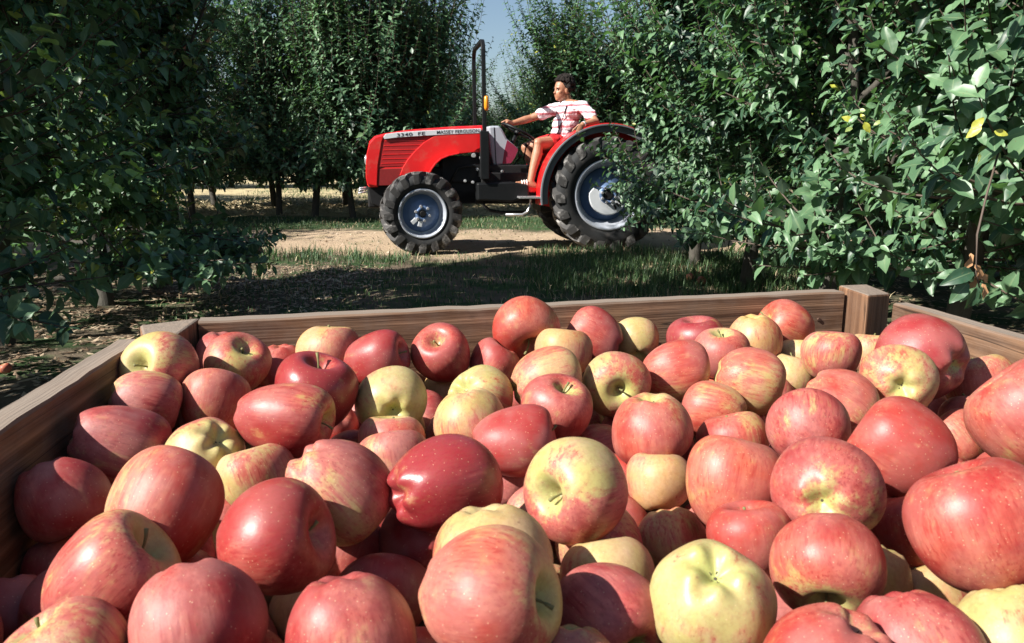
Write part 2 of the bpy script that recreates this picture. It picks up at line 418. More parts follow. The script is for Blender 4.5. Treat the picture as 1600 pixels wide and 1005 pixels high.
def build_tree(td, loc, label, hi, n_leaf_parts=0, near=None, trunk_r=.055, rz=0, group=None, name='apple_tree'):
    root = empty(name, loc, rz); tag(root, label, 'tree', group)
    tr = td['trunk'].copy(); tr = np.vstack([[tr[0]-[0, 0, .05]], tr])
    tube_obj('trunk', tr, trunk_r, trunk_r*.35, M_bark, root, 10, 1.5)
    for P in td['limbs']: tube_obj('limb', P, trunk_r*.42, trunk_r*.12, M_bark, root, 6)
    SP = td['shoots']; rad = np.linspace(.0055, .0018, SP.shape[1])[None].repeat(len(SP), 0)*(1 if hi else 1.3)
    V, T = tubes(SP, rad, 3 if not hi else 4)
    tw = link(bpy.data.objects.new('twigs', tri_mesh('twigs', V, T, M_twig, True)), root); tag(tw, kind='stuff')
    P, D, Nn, S, tint = td['L']
    if n_leaf_parts:
        c, s = math.cos(rz), math.sin(rz)
        wp = np.stack([c*P[:, 0]-s*P[:, 1], s*P[:, 0]+c*P[:, 1], P[:, 2]], 1) + np.array(loc)
        rel = wp - CAMP; dep = rel@FW; px = 800+F*(rel@RT)/dep; py = 502.5-F*(rel@UP)/dep
        vis = (px > 5) & (px < 1595) & (py > 5) & (py < 470) & (dep > .3)
        # depth buffer on a coarse grid: the leaf nearest the lens in each cell
        order = np.lexsort((dep, ~vis)); seen = set(); pick = []
        for q in order:
            if not vis[q]: break
            key = (int(px[q]//16), int(py[q]//16))
            if key in seen: continue
            seen.add(key); pick.append(q)
            if len(pick) >= n_leaf_parts: break
        pick = np.array(pick, dtype=int)
        mask = np.ones(len(P), bool); mask[pick] = False
        for q in pick:
            me = LEAF_MESH[int(rng.integers(0, len(LEAF_MESH)))] if tint[q] < .93 else LEAF_YELLOW
            o = bpy.data.objects.new('leaf', me); d = Vector(D[q]).normalized(); nv = Vector(Nn[q]); sd_ = nv.cross(d).normalized(); nv = d.cross(sd_)
            Mx = Matrix((d, sd_, nv)).transposed().to_4x4(); Mx.translation = Vector(P[q])
            o.matrix_local = Mx @ Matrix.Scale(float(S[q]), 4); link(o, root)
        P, D, Nn, S, tint = P[mask], D[mask], Nn[mask], S[mask], tint[mask]
    V, T, tt = leaf_arrays(P, D, Nn, S, tint, TH if hi else TL)
    fo = link(bpy.data.objects.new('foliage', tri_mesh('foliage', V, T, M_leaf, hi, {'tint': tt, 'rib': RIB(hi, len(P))})), root); tag(fo, kind='stuff')
    return root
def copy_tree(src, loc, rz, label, scale=(1, 1, 1), group=None):
    r = src.copy(); COL.objects.link(r); r.location = loc; r.rotation_euler = (0, 0, rz); r.scale = scale
    for ch in src.children:
        c = ch.copy(); COL.objects.link(c); c.parent = r
    r['label'] = label
    if group: r['group'] = group
    return r
def fine_leaf(seed, tint):
    g = np.random.default_rng(seed); st = np.linspace(0, 1, 13); cu = g.uniform(.05, .42); fold = g.uniform(.15, .55); wv = g.uniform(.01, .035); ph = g.uniform(0, 6); tw = g.uniform(-.5, .5); wd = g.uniform(.24, .31)
    V, rib, T = [], [], []
    for i, s in enumerate(st):
        w = wd*np.sin(PI*s**.82)**.85 if 0 < s < 1 else 0.0
        w = max(w, .008) + (.010 if i % 2 else -.004)*(0 < s < 1)
        for c in (-1, -.55, 0, .55, 1):
            a = tw*s; y, z = c*w, fold*abs(c)*w - cu*s*s + wv*np.sin(11*s+ph+c)*abs(c) + .012*np.sin(26*s)*abs(c)*(w > .1)
            V.append((s, y*math.cos(a)-z*math.sin(a)*.3, z+y*math.sin(a))); rib.append(1.0 if c == 0 else 0.0)
    for i in range(12):
        for k in range(4):
            a = i*5+k; T += [(a, a+5, a+6), (a, a+6, a+1)]
    return tri_mesh('leaf', np.array(V), np.array(T), M_leaf, True, {'tint': np.full(len(V), tint), 'rib': np.array(rib)})
LEAF_MESH = [fine_leaf(900+k, float(rng.uniform(.15, .85))) for k in range(14)]
LEAF_YELLOW = fine_leaf(950, 1.02); LEAF_LIME = fine_leaf(951, .80); LEAF_LIME.materials[0] = mat_leaf('backlit_leaf_tint', (.10, .20, .05), (.22, .38, .09), (.3, .4, .06))  # lime leaves: light shining through them is put into their colour
GL, GR, GF = 'apple trees of the left hand row', 'apple trees of the right hand row', 'apple trees beyond the dirt track'
# right hand row (sunlit side towards us)
RIGHT = [
 (2.15, 2.30, 3.3, .85, .75, 190, 'nearest tree of the right row, its big leaves at the right edge', 300, .092),
 (1.95, 3.45, 3.4, .85, .75, 260, 'second tree of the right row, broad glossy leaves above the right corner of the crate', 300, .090),
 (1.90, 4.75, 3.6, .90, .80, 300, 'third tree of the right row, dense bright foliage right of the middle of the hedge', 300, .086),
 (1.80, 6.05, 3.8, .90, .80, 320, 'fourth tree of the right row, standing just before the end tree', 250, .084),
 (1.67, 7.25, 4.0, .88, .75, 400, 'end tree of the right row, leaves overlapping the tractor rear wheel', 250, .082)]
for i, (x, y, h, rx, ry, ns, lab, npart, lf) in enumerate(RIGHT):
    td = gen_tree(100+i, h, rx, ry, 9, int(ns*1.15), z0=[.75, .45, .36, .32, .26][i], leaf=lf*.93, spacing=.028, up=1.0, side_bias=(-.35, -.15, 0) if i < 4 else (-.75, -.1, .1))
    tr_ = build_tree(td, (x, y, 0), lab, True, npart, trunk_r=.06, group=GR)
    for (cx_, cy_, Yc, tree_i, nn_) in ((1345, 186, 2.75, 1, 9), (1558, 205, 1.75, 0, 7)):
        if tree_i != i: continue
        c0 = at_y(cx_, cy_, Yc) - np.array([x, y, 0])
        for q in range(nn_):
            o = bpy.data.objects.new('leaf', LEAF_YELLOW); p_ = c0 + rng.normal(0, 1, 3)*[.035, .03, .016]
            d = Vector(norm(rng.normal(0, 1, 3)*[1, .5, .6])); nv = Vector((-.5, -.8, .4)); sd_ = nv.cross(d).normalized(); nv = d.cross(sd_)
            Mx = Matrix((d, sd_, nv)).transposed().to_4x4(); Mx.translation = Vector(p_); o.matrix_local = Mx @ Matrix.Scale(float(rng.uniform(.028, .045)), 4); link(o, tr_)
# left hand row (its shaded side towards us)
LEFT = [
 (-2.95, 1.75, 4.4, 260, 'tree at the extreme left edge, nearest of the left row', 0),
 (-2.85, 2.95, 4.6, 340, 'dark tree filling the upper left corner with a few sunlit leaf tips', 150),
 (-2.75, 4.20, 4.7, 400, 'shaded tree of the left row, trunk just behind the left corner of the crate', 250),
 (-2.80, 5.40, 4.6, 400, 'shaded tree of the left row with bright green shoot tips in its crown', 200),
 (-2.75, 6.10, 4.5, 380, 'last tree of the left row, dark crown reaching towards the tractor bonnet', 200)]
for i, (x, y, h, ns, lab, npart) in enumerate(LEFT):
    td = gen_tree(200+i, h, 1.0, .85 if i < 4 else .5, 12, int(ns*1.3), z0=.33, leaf=.090, spacing=.033, up=.95, hang=.35, shoot_len=(.45, 1.1) if i < 4 else (.3, .6))
    tr_ = build_tree(td, (x, y, 0), lab, i > 0, npart, trunk_r=.06, group=GL)
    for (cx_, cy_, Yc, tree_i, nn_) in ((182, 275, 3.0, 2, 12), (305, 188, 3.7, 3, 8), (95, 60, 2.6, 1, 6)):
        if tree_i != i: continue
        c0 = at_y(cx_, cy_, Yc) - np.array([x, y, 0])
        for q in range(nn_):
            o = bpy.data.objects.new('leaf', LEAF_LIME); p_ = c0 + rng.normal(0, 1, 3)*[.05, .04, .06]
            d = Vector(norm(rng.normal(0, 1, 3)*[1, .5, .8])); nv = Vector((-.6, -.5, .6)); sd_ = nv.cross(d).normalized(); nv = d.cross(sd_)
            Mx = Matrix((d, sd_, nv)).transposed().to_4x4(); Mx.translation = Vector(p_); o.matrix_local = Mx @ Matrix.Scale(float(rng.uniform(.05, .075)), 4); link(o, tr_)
# far trees: five kinds, copied
protos = []
far = []
def far_label(kind, where): return kind + ' ' + where
FAR_SPOTS = [  # x, y, height scale, label
 (-2.60, 13.1, 1.06, 'far tree with a bare dark trunk standing in the straw left of the tractor nose'),
 (-1.42, 13.6, 1.08, 'tall leafy tree right behind the tractor bonnet and roll bar'),
 (-3.95, 13.6, 1.08, 'far tree with sky showing through its top, left of the bare trunk'),
 (-5.30, 13.3, 1.08, 'far tree half hidden behind the left row, beyond the straw'),
 (-6.70, 13.6, 1.05, 'far tree seen only through gaps in the left row'),
 ( .92, 14.6, .96, 'tree with upright shoots directly behind the driver, right of the sky gap'),
 ( 2.05, 14.2, .96, 'tree with tall separate shoots against the sky behind the rear wheel'),
 ( 3.20, 14.5, .95, 'far tree behind the end of the right row'),
 ( 4.60, 14.2, 1.0, 'far tree mostly hidden behind the right row'),
]
for k, (x, y, hs, lab) in enumerate(FAR_SPOTS):
    if k < 5:
        td = gen_tree(300+k, 4.2, .85, .8, 11, 330, z0=.55, leaf=.098, spacing=.036, up=1.35, shoot_len=(.6, 1.5), hang=.25)
        pr = build_tree(td, (x, y, 0), lab, False, 0, trunk_r=.06, group=GF); pr.scale = (1, 1, hs); protos.append(pr)
    else: copy_tree(protos[k % 5], (x, y, 0), k*1.3, lab, (1, 1, hs), GF)
k = 0
SECOND = [(-2.0, 13.2, 1.06, 'slim tall tree between the bare trunk and the roll bar'), (-3.25, 13.2, 1.1, 'bushy tree just left of the bare dark trunk, its top against the sky'), (1.50, 14.0, .92, 'leafy tree directly above the head of the driver'),
 (-5.8, 11.6, 1.1, 'dark tree behind the last tree of the left row'), (-7.1, 11.2, 1.1, 'dark tree seen low behind the left row, left of the straw'),
 (-4.7, 15.9, 1.05, 'rear tree glimpsed behind the far row, furthest left'), (-3.4, 16.4, 1.05, 'rear tree glimpsed behind the far row, above the bare trunk'),
 (-2.1, 16.0, 1.05, 'rear tree glimpsed behind the far row, over the front of the bonnet'), (-2.0, 17.9, .95, 'rear tree glimpsed just left of the roll bar'),
 (1.15, 17.4, .80, 'rear tree closing the view behind the driver'), (2.4, 16.8, .85, 'rear tree closing the view behind the end of the right row'), (3.8, 17.2, .95, 'rear tree mostly hidden behind the right row'),
 (-.45, 23.5, .62, 'low far tree at the end of the alley in the sky gap'), (.55, 22.5, .80, 'low far tree at the end of the alley right of the sky gap'), (-1.4, 22.0, .9, 'far tree at the end of the alley left of the sky gap')]
for x, y, hs, lab in SECOND:
    copy_tree(protos[k % 5], (x, y, 0), k*2.1+.5, lab, (1.15, 1.15, hs), GF); k += 1
side_group = 'apple trees of the rows beyond the left and right rows'
for j, (x, y) in enumerate([(-7.4, 2.6), (-7.3, 4.1), (-7.5, 5.6), (-7.4, 7.1), (-7.5, 8.6), (-9.5, 8.0), (-8.2, 11), (-7.6, 13.4), (-10.5, 14), (-6.0, 16.2), (-8.2, 17.5), (-10.5, 18)]):
    copy_tree(protos[(j+2) % 5], (x, y, 0), j*1.9, 'tree of the outer rows, only dark leaves showing through the left row', (1.15, 1.15, .95), side_group+' on the left')
for j, (x, y) in enumerate([(3.6, 2.6), (3.6, 3.9), (3.8, 5.4), (3.7, 7.0), (4.2, 8.6), (3.9, 10.2), (6.0, 9.5)]):
    copy_tree(protos[(j+1) % 5], (x, y, 0), j*1.9+1, 'tree of the outer rows, only dark leaves showing through the right row', (1.15, 1.15, .95), side_group+' on the right')
for j, x in enumerate(np.arange(-15, 13, 1.5)):
    copy_tree(protos[(j*3+1) % 5], (x, 25.5+.8*math.sin(j*1.7), 0), j*2.3+.3, 'distant tree of the last row, a low dark mass under the nearer crowns', (1.5, 1.4, .62 if -1.6 < x < 1 else .85), 'distant trees closing the orchard')
# ================================================================== CRATE
def mat_wood(name, axis, base=(.26, .150, .088), dark=(.085, .044, .025), grey=(.20, .155, .125), greyness=.35):
    m, t, p = new_mat(name); o = objc(t); oi = t.nodes.new('ShaderNodeObjectInfo')
    off = t.nodes.new('ShaderNodeVectorMath'); off.operation = 'ADD'; t.links.new(o, off.inputs[0])
    cb = t.nodes.new('ShaderNodeCombineXYZ'); t.links.new(math_n(t, 'MULTIPLY', oi.outputs['Random'], 7), cb.inputs[0]); t.links.new(math_n(t, 'MULTIPLY', oi.outputs['Random'], 3), cb.inputs[2])
    t.links.new(cb.outputs[0], off.inputs[1]); v = off.outputs[0]
    s = [70, 70, 70]; s[axis] = 2.2
    sv = scaled(t, v, tuple(s))
    g1 = noise(t, sv, 1.0, 4, .6); g2 = noise(t, scaled(t, v, tuple(x*4.5 if k != axis else 4 for k, x in enumerate(s))), 1.0, 3, .6)
    w = t.nodes.new('ShaderNodeTexWave'); w.bands_direction = 'Z' if axis != 2 else 'X'
    dist = noise(t, scaled(t, v, tuple(3 if k != axis else .6 for k in range(3))), 1.0, 2)
    w.inputs['Scale'].default_value = 14; w.inputs['Distortion'].default_value = 7; w.inputs['Detail'].default_value = 2; w.inputs['Detail Scale'].default_value = .6
    t.links.new(scaled(t, v, tuple(1 if k != axis else .12 for k in range(3))), w.inputs['Vector'])
    c = mixc(t, sstep(t, g1, .3, .7), dark, base); c = mixc(t, math_n(t, 'MULTIPLY', w.outputs['Fac'], .45), c, dark)
    c = mixc(t, math_n(t, 'MULTIPLY', sstep(t, g2, .55, .75), .5), c, dark)
    b = noise(t, v, 9, 5, .7); c = mixc(t, math_n(t, 'MULTIPLY', sstep(t, b, .42, .68), greyness), c, grey)
    cr = noise(t, scaled(t, v, tuple(26 if k != axis else .9 for k in range(3))), 1.0, 2, .5); cr = math_n(t, 'ABSOLUTE', math_n(t, 'SUBTRACT', cr, .5)); cr = math_n(t, 'SUBTRACT', 1, sstep(t, cr, .002, .010)); crm = math_n(t, 'MULTIPLY', cr, sstep(t, noise(t, v, 5, 2), .48, .56)); c = mixc(t, math_n(t, 'MULTIPLY', crm, .8), c, (.02, .012, .008))
    stn = sstep(t, noise(t, v, 14, 5, .7), .6, .72); c = mixc(t, math_n(t, 'MULTIPLY', stn, .45), c, (.06, .04, .03))
    # weathered, paler top edges
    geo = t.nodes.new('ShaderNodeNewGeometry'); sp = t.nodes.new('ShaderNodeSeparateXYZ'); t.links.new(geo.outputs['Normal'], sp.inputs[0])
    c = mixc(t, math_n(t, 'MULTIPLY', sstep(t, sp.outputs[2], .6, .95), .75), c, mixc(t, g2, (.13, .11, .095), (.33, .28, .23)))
    t.links.new(c, p.inputs['Base Color']); p.inputs['Roughness'].default_value = .8; p.inputs['Specular IOR Level'].default_value = .25
    h = math_n(t, 'MULTIPLY_ADD', g2, .5, g1); bump(t, p, h, .55, .004)
    return m
M_wood = mat_wood('weathered_wood', 0); M_woodv = mat_wood('post_wood', 2, base=(.27, .145, .08), dark=(.10, .05, .028), greyness=.2)
RIM = .75
cx, cy = .17, .75
crate = empty('apple_crate', (cx, cy, 0)); tag(crate, 'large weathered wooden fruit crate full of picked apples in the foreground', 'crate')
def plank(p0, p1, thick, z0, z1, name='plank', outward=1, mat=None, rough=.0006):
    """p0->p1: inner top edge; thickness goes to the left of the direction when outward=1"""
    p0 = np.array(p0, float); p1 = np.array(p1, float); d = p1-p0; L = np.hypot(*d); ang = math.atan2(d[1], d[0])
    bm = bmesh.new(); n = max(6, int(L/.035))
    prof = [(0, z0), (0, z1-.003), (.003, z1), (thick-.003, z1), (thick, z1-.003), (thick, z0)]
    rings = []
    for i in range(n+1):
        x = L*i/n; rz_ = rng.normal(0, rough, 2)
        rings.append([bm.verts.new((x, outward*(y+rng.normal(0, rough*.5)), z+(rz_[0] if k in (2, 3) else (rz_[0]*.7 if k in (1, 4) else 0)))) for k, (y, z) in enumerate(prof)])
    for i in range(n):
        for k in range(6): bm.faces.new((rings[i][k], rings[i][(k+1) % 6], rings[i+1][(k+1) % 6], rings[i+1][k]))
    bm.faces.new(rings[0]); bm.faces.new(rings[-1][::-1])
    o = bm_obj(name, bm, mat or M_wood, crate, True)
    o.data.set_sharp_from_angle(angle=R(35))
    o.location = (p0[0]-cx, p0[1]-cy, 0); o.rotation_euler = (0, 0, ang); return o
FLi, FRi = (-.482, 1.196), (.622, 1.468)
Li0, Li1 = (-.523, 1.098), (-.415, .12)
Ri0, Ri1 = (.668, 1.372), (.862, .24)
tiers = [(.565, RIM), (.35, .555), (.135, .34)]
for k, (a, b) in enumerate(tiers):
    plank(FLi, FRi, .036, a, b, outward=1)
    plank(Li0, Li1, .036, a, b-.004, outward=-1)
    plank((Ri0[0], Ri0[1]), Ri1, .030, a, b-.003, outward=1)
    plank((-.412, .115), (.862, .235), .03, a, b-.002, outward=-1)
def post(quad, z0, z1):
    bm = bmesh.new(); c = np.mean(quad, 0)
    lo = [bm.verts.new((x-c[0], y-c[1], z0)) for x, y in quad]; hi = [bm.verts.new((x-c[0], y-c[1], z1+rng.normal(0, .002))) for x, y in quad]
    bm.faces.new(lo); bm.faces.new(hi[::-1])
    for i in range(4): bm.faces.new((lo[i], hi[i], hi[(i+1) % 4], lo[(i+1) % 4]))
    o = bm_obj('corner_post', bm, M_woodv, crate, False, .004); o.location = (c[0]-cx, c[1]-cy, 0)
post([(.6255, 1.507), (.637, 1.404), (.696, 1.4435), (.690, 1.530)], .0, RIM+.004)
post([(-.558, 1.166), (-.5245, 1.101), (-.4770, 1.110), (-.4875, 1.222)], .0, RIM)
post([(-.408, .150), (-.345, .156), (-.352, .225), (-.412, .22)], .0, RIM-.03)
post([(.79, .235), (.852, .242), (.842, .31), (.785, .30)], .0, RIM-.03)
for i in range(9):
    f = i/9; g = (i+.94)/9
    a = np.array(Li1)*(1-f) + np.array(Li0)*f; b = np.array(Ri1)*(1-f)+np.array(Ri0)*f
    w = .108
    o = plank(a+[.0, .01], b, w, .105, .13, 'floor_plank', 1)
for (x0, x1) in ((-.40, -.30), (.12, .22), (.72, .80)):
    bm = bmesh.new(); add_box(bm, (x0-cx, .2-cy, .0), (x1-cx, 1.25-cy, .10)); bm_obj('runner', bm, M_wood, crate, False, .004)
# nail heads on the far planks
M_nail = plain('rusty_nail', (.09, .05, .035), .7, .6)
bm = bmesh.new()
for f in (.045, .955):
    for z in (.60, .70):
        p = np.array(FLi)*(1-f)+np.array(FRi)*f; nrm = Vector((.24, -.97, 0))
        v = bmesh.ops.create_cone(bm, cap_ends=True, segments=10, radius1=.004, radius2=.003, depth=.003)['verts']
        q = nrm.to_track_quat('Z', 'Y').to_matrix().to_4x4(); q.translation = Vector((p[0]-cx, p[1]-cy, z)) + nrm*.0012
        for x in v: x.co = q @ x.co
tag(bm_obj('nail_heads', bm, M_nail, crate, False), kind='stuff')
# ================================================================== APPLES
def mat_apple():
    m, t, p = new_mat('apple_skin'); o = objc(t); oi = t.nodes.new('ShaderNodeObjectInfo')
    col = t.nodes.new('ShaderNodeSeparateColor'); t.links.new(oi.outputs['Color'], col.inputs[0])
    lvl, hue, gnd, gloss = col.outputs[0], col.outputs[1], col.outputs[2], oi.outputs['Alpha']
    ab = t.nodes.new('ShaderNodeAttribute'); ab.attribute_name = 'blush'; b = ab.outputs['Fac']
    ac = t.nodes.new('ShaderNodeAttribute'); ac.attribute_name = 'cavity'; cav = ac.outputs['Fac']
    rnd = oi.outputs['Random']
    sh = t.nodes.new('ShaderNodeVectorMath'); sh.operation = 'ADD'; t.links.new(o, sh.inputs[0])
    cb = t.nodes.new('ShaderNodeCombineXYZ'); t.links.new(rnd, cb.inputs[0]); t.links.new(math_n(t, 'MULTIPLY', rnd, 1.7), cb.inputs[2]); t.links.new(cb.outputs[0], sh.inputs[1])
    v = sh.outputs[0]
    streak = noise(t, scaled(t, v, (190, 190, 20)), 1, 4, .6)           # runs from stem to calyx
    streak2 = noise(t, scaled(t, v, (420, 420, 45)), 1, 3, .6)
    mott = noise(t, v, 38, 4, .6); fine = noise(t, v, 260, 3, .65); big = noise(t, v, 16, 2, .5)
    # red coverage
    f = math_n(t, 'ADD', math_n(t, 'MULTIPLY_ADD', lvl, 1.20, -.04), math_n(t, 'MULTIPLY', b, .34))
    f = math_n(t, 'ADD', f, math_n(t, 'MULTIPLY_ADD', streak, .85, -.42)); f = math_n(t, 'ADD', f, math_n(t, 'MULTIPLY_ADD', mott, .9, -.45))
    f = math_n(t, 'ADD', f, math_n(t, 'MULTIPLY_ADD', big, .9, -.45)); f = math_n(t, 'ADD', f, math_n(t, 'MULTIPLY', cav, -.55))
    f = sstep(t, f, -.05, 1.0)
    ground = mixc(t, gnd, (.40, .36, .125), (.47, .26, .10)); ground = mixc(t, sstep(t, mott, .4, .7), ground, mixc(t, gnd, (.49, .38, .18), (.54, .32, .16)))
    ground = mixc(t, math_n(t, 'MULTIPLY', cav, .8), ground, (.36, .44, .12))
    midc = mixc(t, hue, (.45, .115, .060), (.40, .085, .075))
    deep = mixc(t, hue, (.35, .026, .016), (.20, .009, .018))
    c = mixc(t, sstep(t, f, .0, .55), ground, midc); c = mixc(t, sstep(t, f, .50, 1.15), c, deep)
    sm = math_n(t, 'MULTIPLY', sstep(t, streak2, .53, .65), math_n(t, 'MULTIPLY', sstep(t, f, .04, .3), .70)); c = mixc(t, sm, c, deep); pat = sstep(t, noise(t, scaled(t, v, (60, 60, 28)), 1, 5, .7), .48, .66); c = mixc(t, math_n(t, 'MULTIPLY', pat, math_n(t, 'MULTIPLY_ADD', f, .25, .12)), c, deep); pat2 = sstep(t, noise(t, scaled(t, v, (33, 33, 22)), 1, 5, .7), .56, .72); c = mixc(t, math_n(t, 'MULTIPLY', pat2, .38), c, ground)
    # waxy bloom, kept where it was not rubbed off
    bl = math_n(t, 'MULTIPLY', sstep(t, noise(t, v, 24, 3, .5), .35, .65), math_n(t, 'MULTIPLY_ADD', gloss, -.32, .36), clamp=True)
    c = mixc(t, bl, c, (.40, .26, .23))
    # lenticels and small russet flecks
    vo = t.nodes.new('ShaderNodeTexVoronoi'); vo.inputs['Scale'].default_value = 230; t.links.new(v, vo.inputs['Vector'])
    dots = math_n(t, 'MULTIPLY', math_n(t, 'SUBTRACT', 1, sstep(t, vo.outputs['Distance'], .06, .16)), .35); c = mixc(t, dots, c, (.78, .62, .38))
    vo2 = t.nodes.new('ShaderNodeTexVoronoi'); vo2.inputs['Scale'].default_value = 55; t.links.new(v, vo2.inputs['Vector'])
    fl = math_n(t, 'MULTIPLY', math_n(t, 'SUBTRACT', 1, sstep(t, vo2.outputs['Distance'], .03, .10)), math_n(t, 'MULTIPLY', sstep(t, fine, .5, .6), .6)); c = mixc(t, fl, c, (.16, .07, .04))
    c = mixc(t, math_n(t, 'MULTIPLY', sstep(t, fine, .42, .66), .34), c, mixc(t, .55, c, (.20, .06, .035)))
    # russet right round the stem and calyx
    c = mixc(t, math_n(t, 'MULTIPLY', sstep(t, math_n(t, 'MULTIPLY_ADD', fine, .35, cav), .95, 1.22), .75), c, (.20, .13, .05))
    t.links.new(c, p.inputs['Base Color'])
    r = math_n(t, 'MULTIPLY_ADD', gloss, -.26, .58); r = math_n(t, 'MULTIPLY_ADD', mott, .16, math_n(t, 'SUBTRACT', r, .08)); t.links.new(r, p.inputs['Roughness'])
    p.inputs['Specular IOR Level'].default_value = .42
    p.inputs['Subsurface Weight'].default_value = .10; p.inputs['Subsurface Radius'].default_value = (.012, .005, .003); p.inputs['Subsurface Scale'].default_value = 1.0
    bump(t, p, math_n(t, 'MULTIPLY_ADD', fine, .3, mott), .12, .004)
    return m
M_apple = mat_apple()
M_stem = plain('apple_stem', (.16, .15, .055), .75, var=.4, scale=120)
M_calyx = plain('apple_calyx', (.060, .050, .030), .9, var=.5, scale=150)

def apple_mesh(seed, L=.9, n=30, m=44, lob=1.0):
    """unit equatorial radius, stem up (+z)"""
    g = np.random.default_rng(seed)
    th = np.linspace(0, PI, n+1); ph = np.arange(m)*2*PI/m
    TH_, PH = np.meshgrid(th, ph, indexing='ij')
    s, c = np.sin(TH_), np.cos(TH_)
    ex = g.uniform(.88, .97); rho = s**ex; z = np.sign(c)*np.abs(c)**.92
    taper = g.uniform(.07, .18) + .10*max(0, L-1)
    rho = rho*(1 + taper*c)
    a = g.uniform(.016, .040)*lob; ph0 = g.uniform(0, 6)
    low = ((1-c)/2)**2
    rho = rho*(1 + a*np.cos(5*PH+ph0)*low*s + .022*np.cos(2*PH+g.uniform(0, 6)) + .018*np.cos(3*PH+g.uniform(0, 6))*s)
    z = z*L
    d1 = g.uniform(.42, .60); w1 = g.uniform(.26, .34); d2 = g.uniform(.26, .38); w2 = g.uniform(.22, .30)
    top = (c > 0); bot = (c < 0)
    rr = rho
    z = z - d1*np.exp(-(rr/w1)**1.7)*top + (d2*np.exp(-(rr/w2)**1.8) + .030*lob*np.cos(5*PH+ph0)*np.exp(-((rr-.42)/.22)**2))*bot
    # one shoulder higher, a slight bend
    pa = g.uniform(0, 6); X = rho*np.cos(PH); Y_ = rho*np.sin(PH)
    k = g.uniform(.03, .14); z = z + k*(X*math.cos(pa)+Y_*math.sin(pa))*(c > 0)*np.abs(c)**.5 - .06*(X*math.cos(pa+1)+Y_*math.sin(pa+1))*(c < 0)*np.abs(c)**.5
    bend = g.uniform(0, .09)*L; X = X + bend*z*z*math.cos(pa+2); Y_ = Y_ + bend*z*z*math.sin(pa+2)
    q = 1 + .018*np.sin(3.1*X+g.uniform(0, 6))*np.cos(2.7*Y_+z*2+g.uniform(0, 6)); X, Y_, z = X*q, Y_*q, z*q
    V = np.stack([X, Y_, z], -1)
    bd = norm(g.normal(0, 1, 3)); bd[2] *= .3
    blush = (V@bd)
    cav = np.clip(np.exp(-(rho/.42)**2)*(c > 0) + .8*np.exp(-(rho/.33)**2)*(c < 0), 0, 1)
    vv = V[1:-1].reshape(-1, 3); idx = np.arange((n-1)*m).reshape(n-1, m)
    a0 = idx[:-1]; b0 = idx[1:]; a1 = np.roll(a0, -1, 1); b1 = np.roll(b0, -1, 1)
    T = np.concatenate([np.stack([a0, b0, b1], -1).reshape(-1, 3), np.stack([a0, b1, a1], -1).reshape(-1, 3)])
    nt_, nb_ = len(vv), len(vv)+1
    vv = np.vstack([vv, V[0, 0], V[-1, 0]])
    r0 = idx[0]; rl = idx[-1]
    T = np.vstack([T, np.stack([np.full(m, nt_), r0, np.roll(r0, -1)], 1), np.stack([np.full(m, nb_), np.roll(rl, -1), rl], 1)])
    at_b = np.append(blush[1:-1].ravel(), [blush[0, 0], blush[-1, 0]]); at_c = np.append(cav[1:-1].ravel(), [1, .8])
    return vv, T, at_b, at_c, V[0, 0], V[-1, 0]
def stem_mesh(seed):
    g = np.random.default_rng(seed); Ls = g.uniform(.34, .62); a = g.uniform(0, 6); k = g.uniform(.08, .3)
    tt = np.linspace(0, 1, 6); P = np.stack([k*np.cos(a)*tt**2, k*np.sin(a)*tt**2, tt*Ls], 1)
    r = np.array([.035, .030, .028, .030, .038, .050]); V, T = tubes(P[None], r[None], 7)
    e = np.arange(7)+5*7; V = np.vstack([V, P[-1]+[0, 0, .01]]); T = np.vstack([T, np.stack([e, np.roll(e, -1), np.full(7, len(V)-1)], 1)])
    return tri_mesh('stem', V, T, M_stem, True)
def calyx_mesh(seed):
    g = np.random.default_rng(seed); V = []; T = []
    for k in range(5):
        a = k*2*PI/5 + g.uniform(-.2, .2); w = .36; r = g.uniform(.12, .17); h = g.uniform(.05, .13)
        b = len(V)
        V += [(.05*math.cos(a-w), .05*math.sin(a-w), 0), (.05*math.cos(a+w), .05*math.sin(a+w), 0), (r*.7*math.cos(a), r*.7*math.sin(a), -h),
              (r*math.cos(a)*1.1, r*math.sin(a)*1.1, -h*.4), (.075*math.cos(a), .075*math.sin(a), -h*.5+.02)]
        T += [(b, b+1, b+4), (b, b+4, b+2), (b+1, b+2, b+4), (b, b+2, b+3), (b+1, b+3, b+2)]
    b = len(V); V += [(.07*math.cos(k), .07*math.sin(k), -.015) for k in np.arange(6)*PI/3] + [(0, 0, -.05)]
    T += [(b+k, b+(k+1) % 6, b+6) for k in range(6)]
    return tri_mesh('calyx', np.array(V), np.array(T), M_calyx, False)
STEMS = [stem_mesh(k) for k in range(6)]; CAL = [calyx_mesh(k) for k in range(4)]
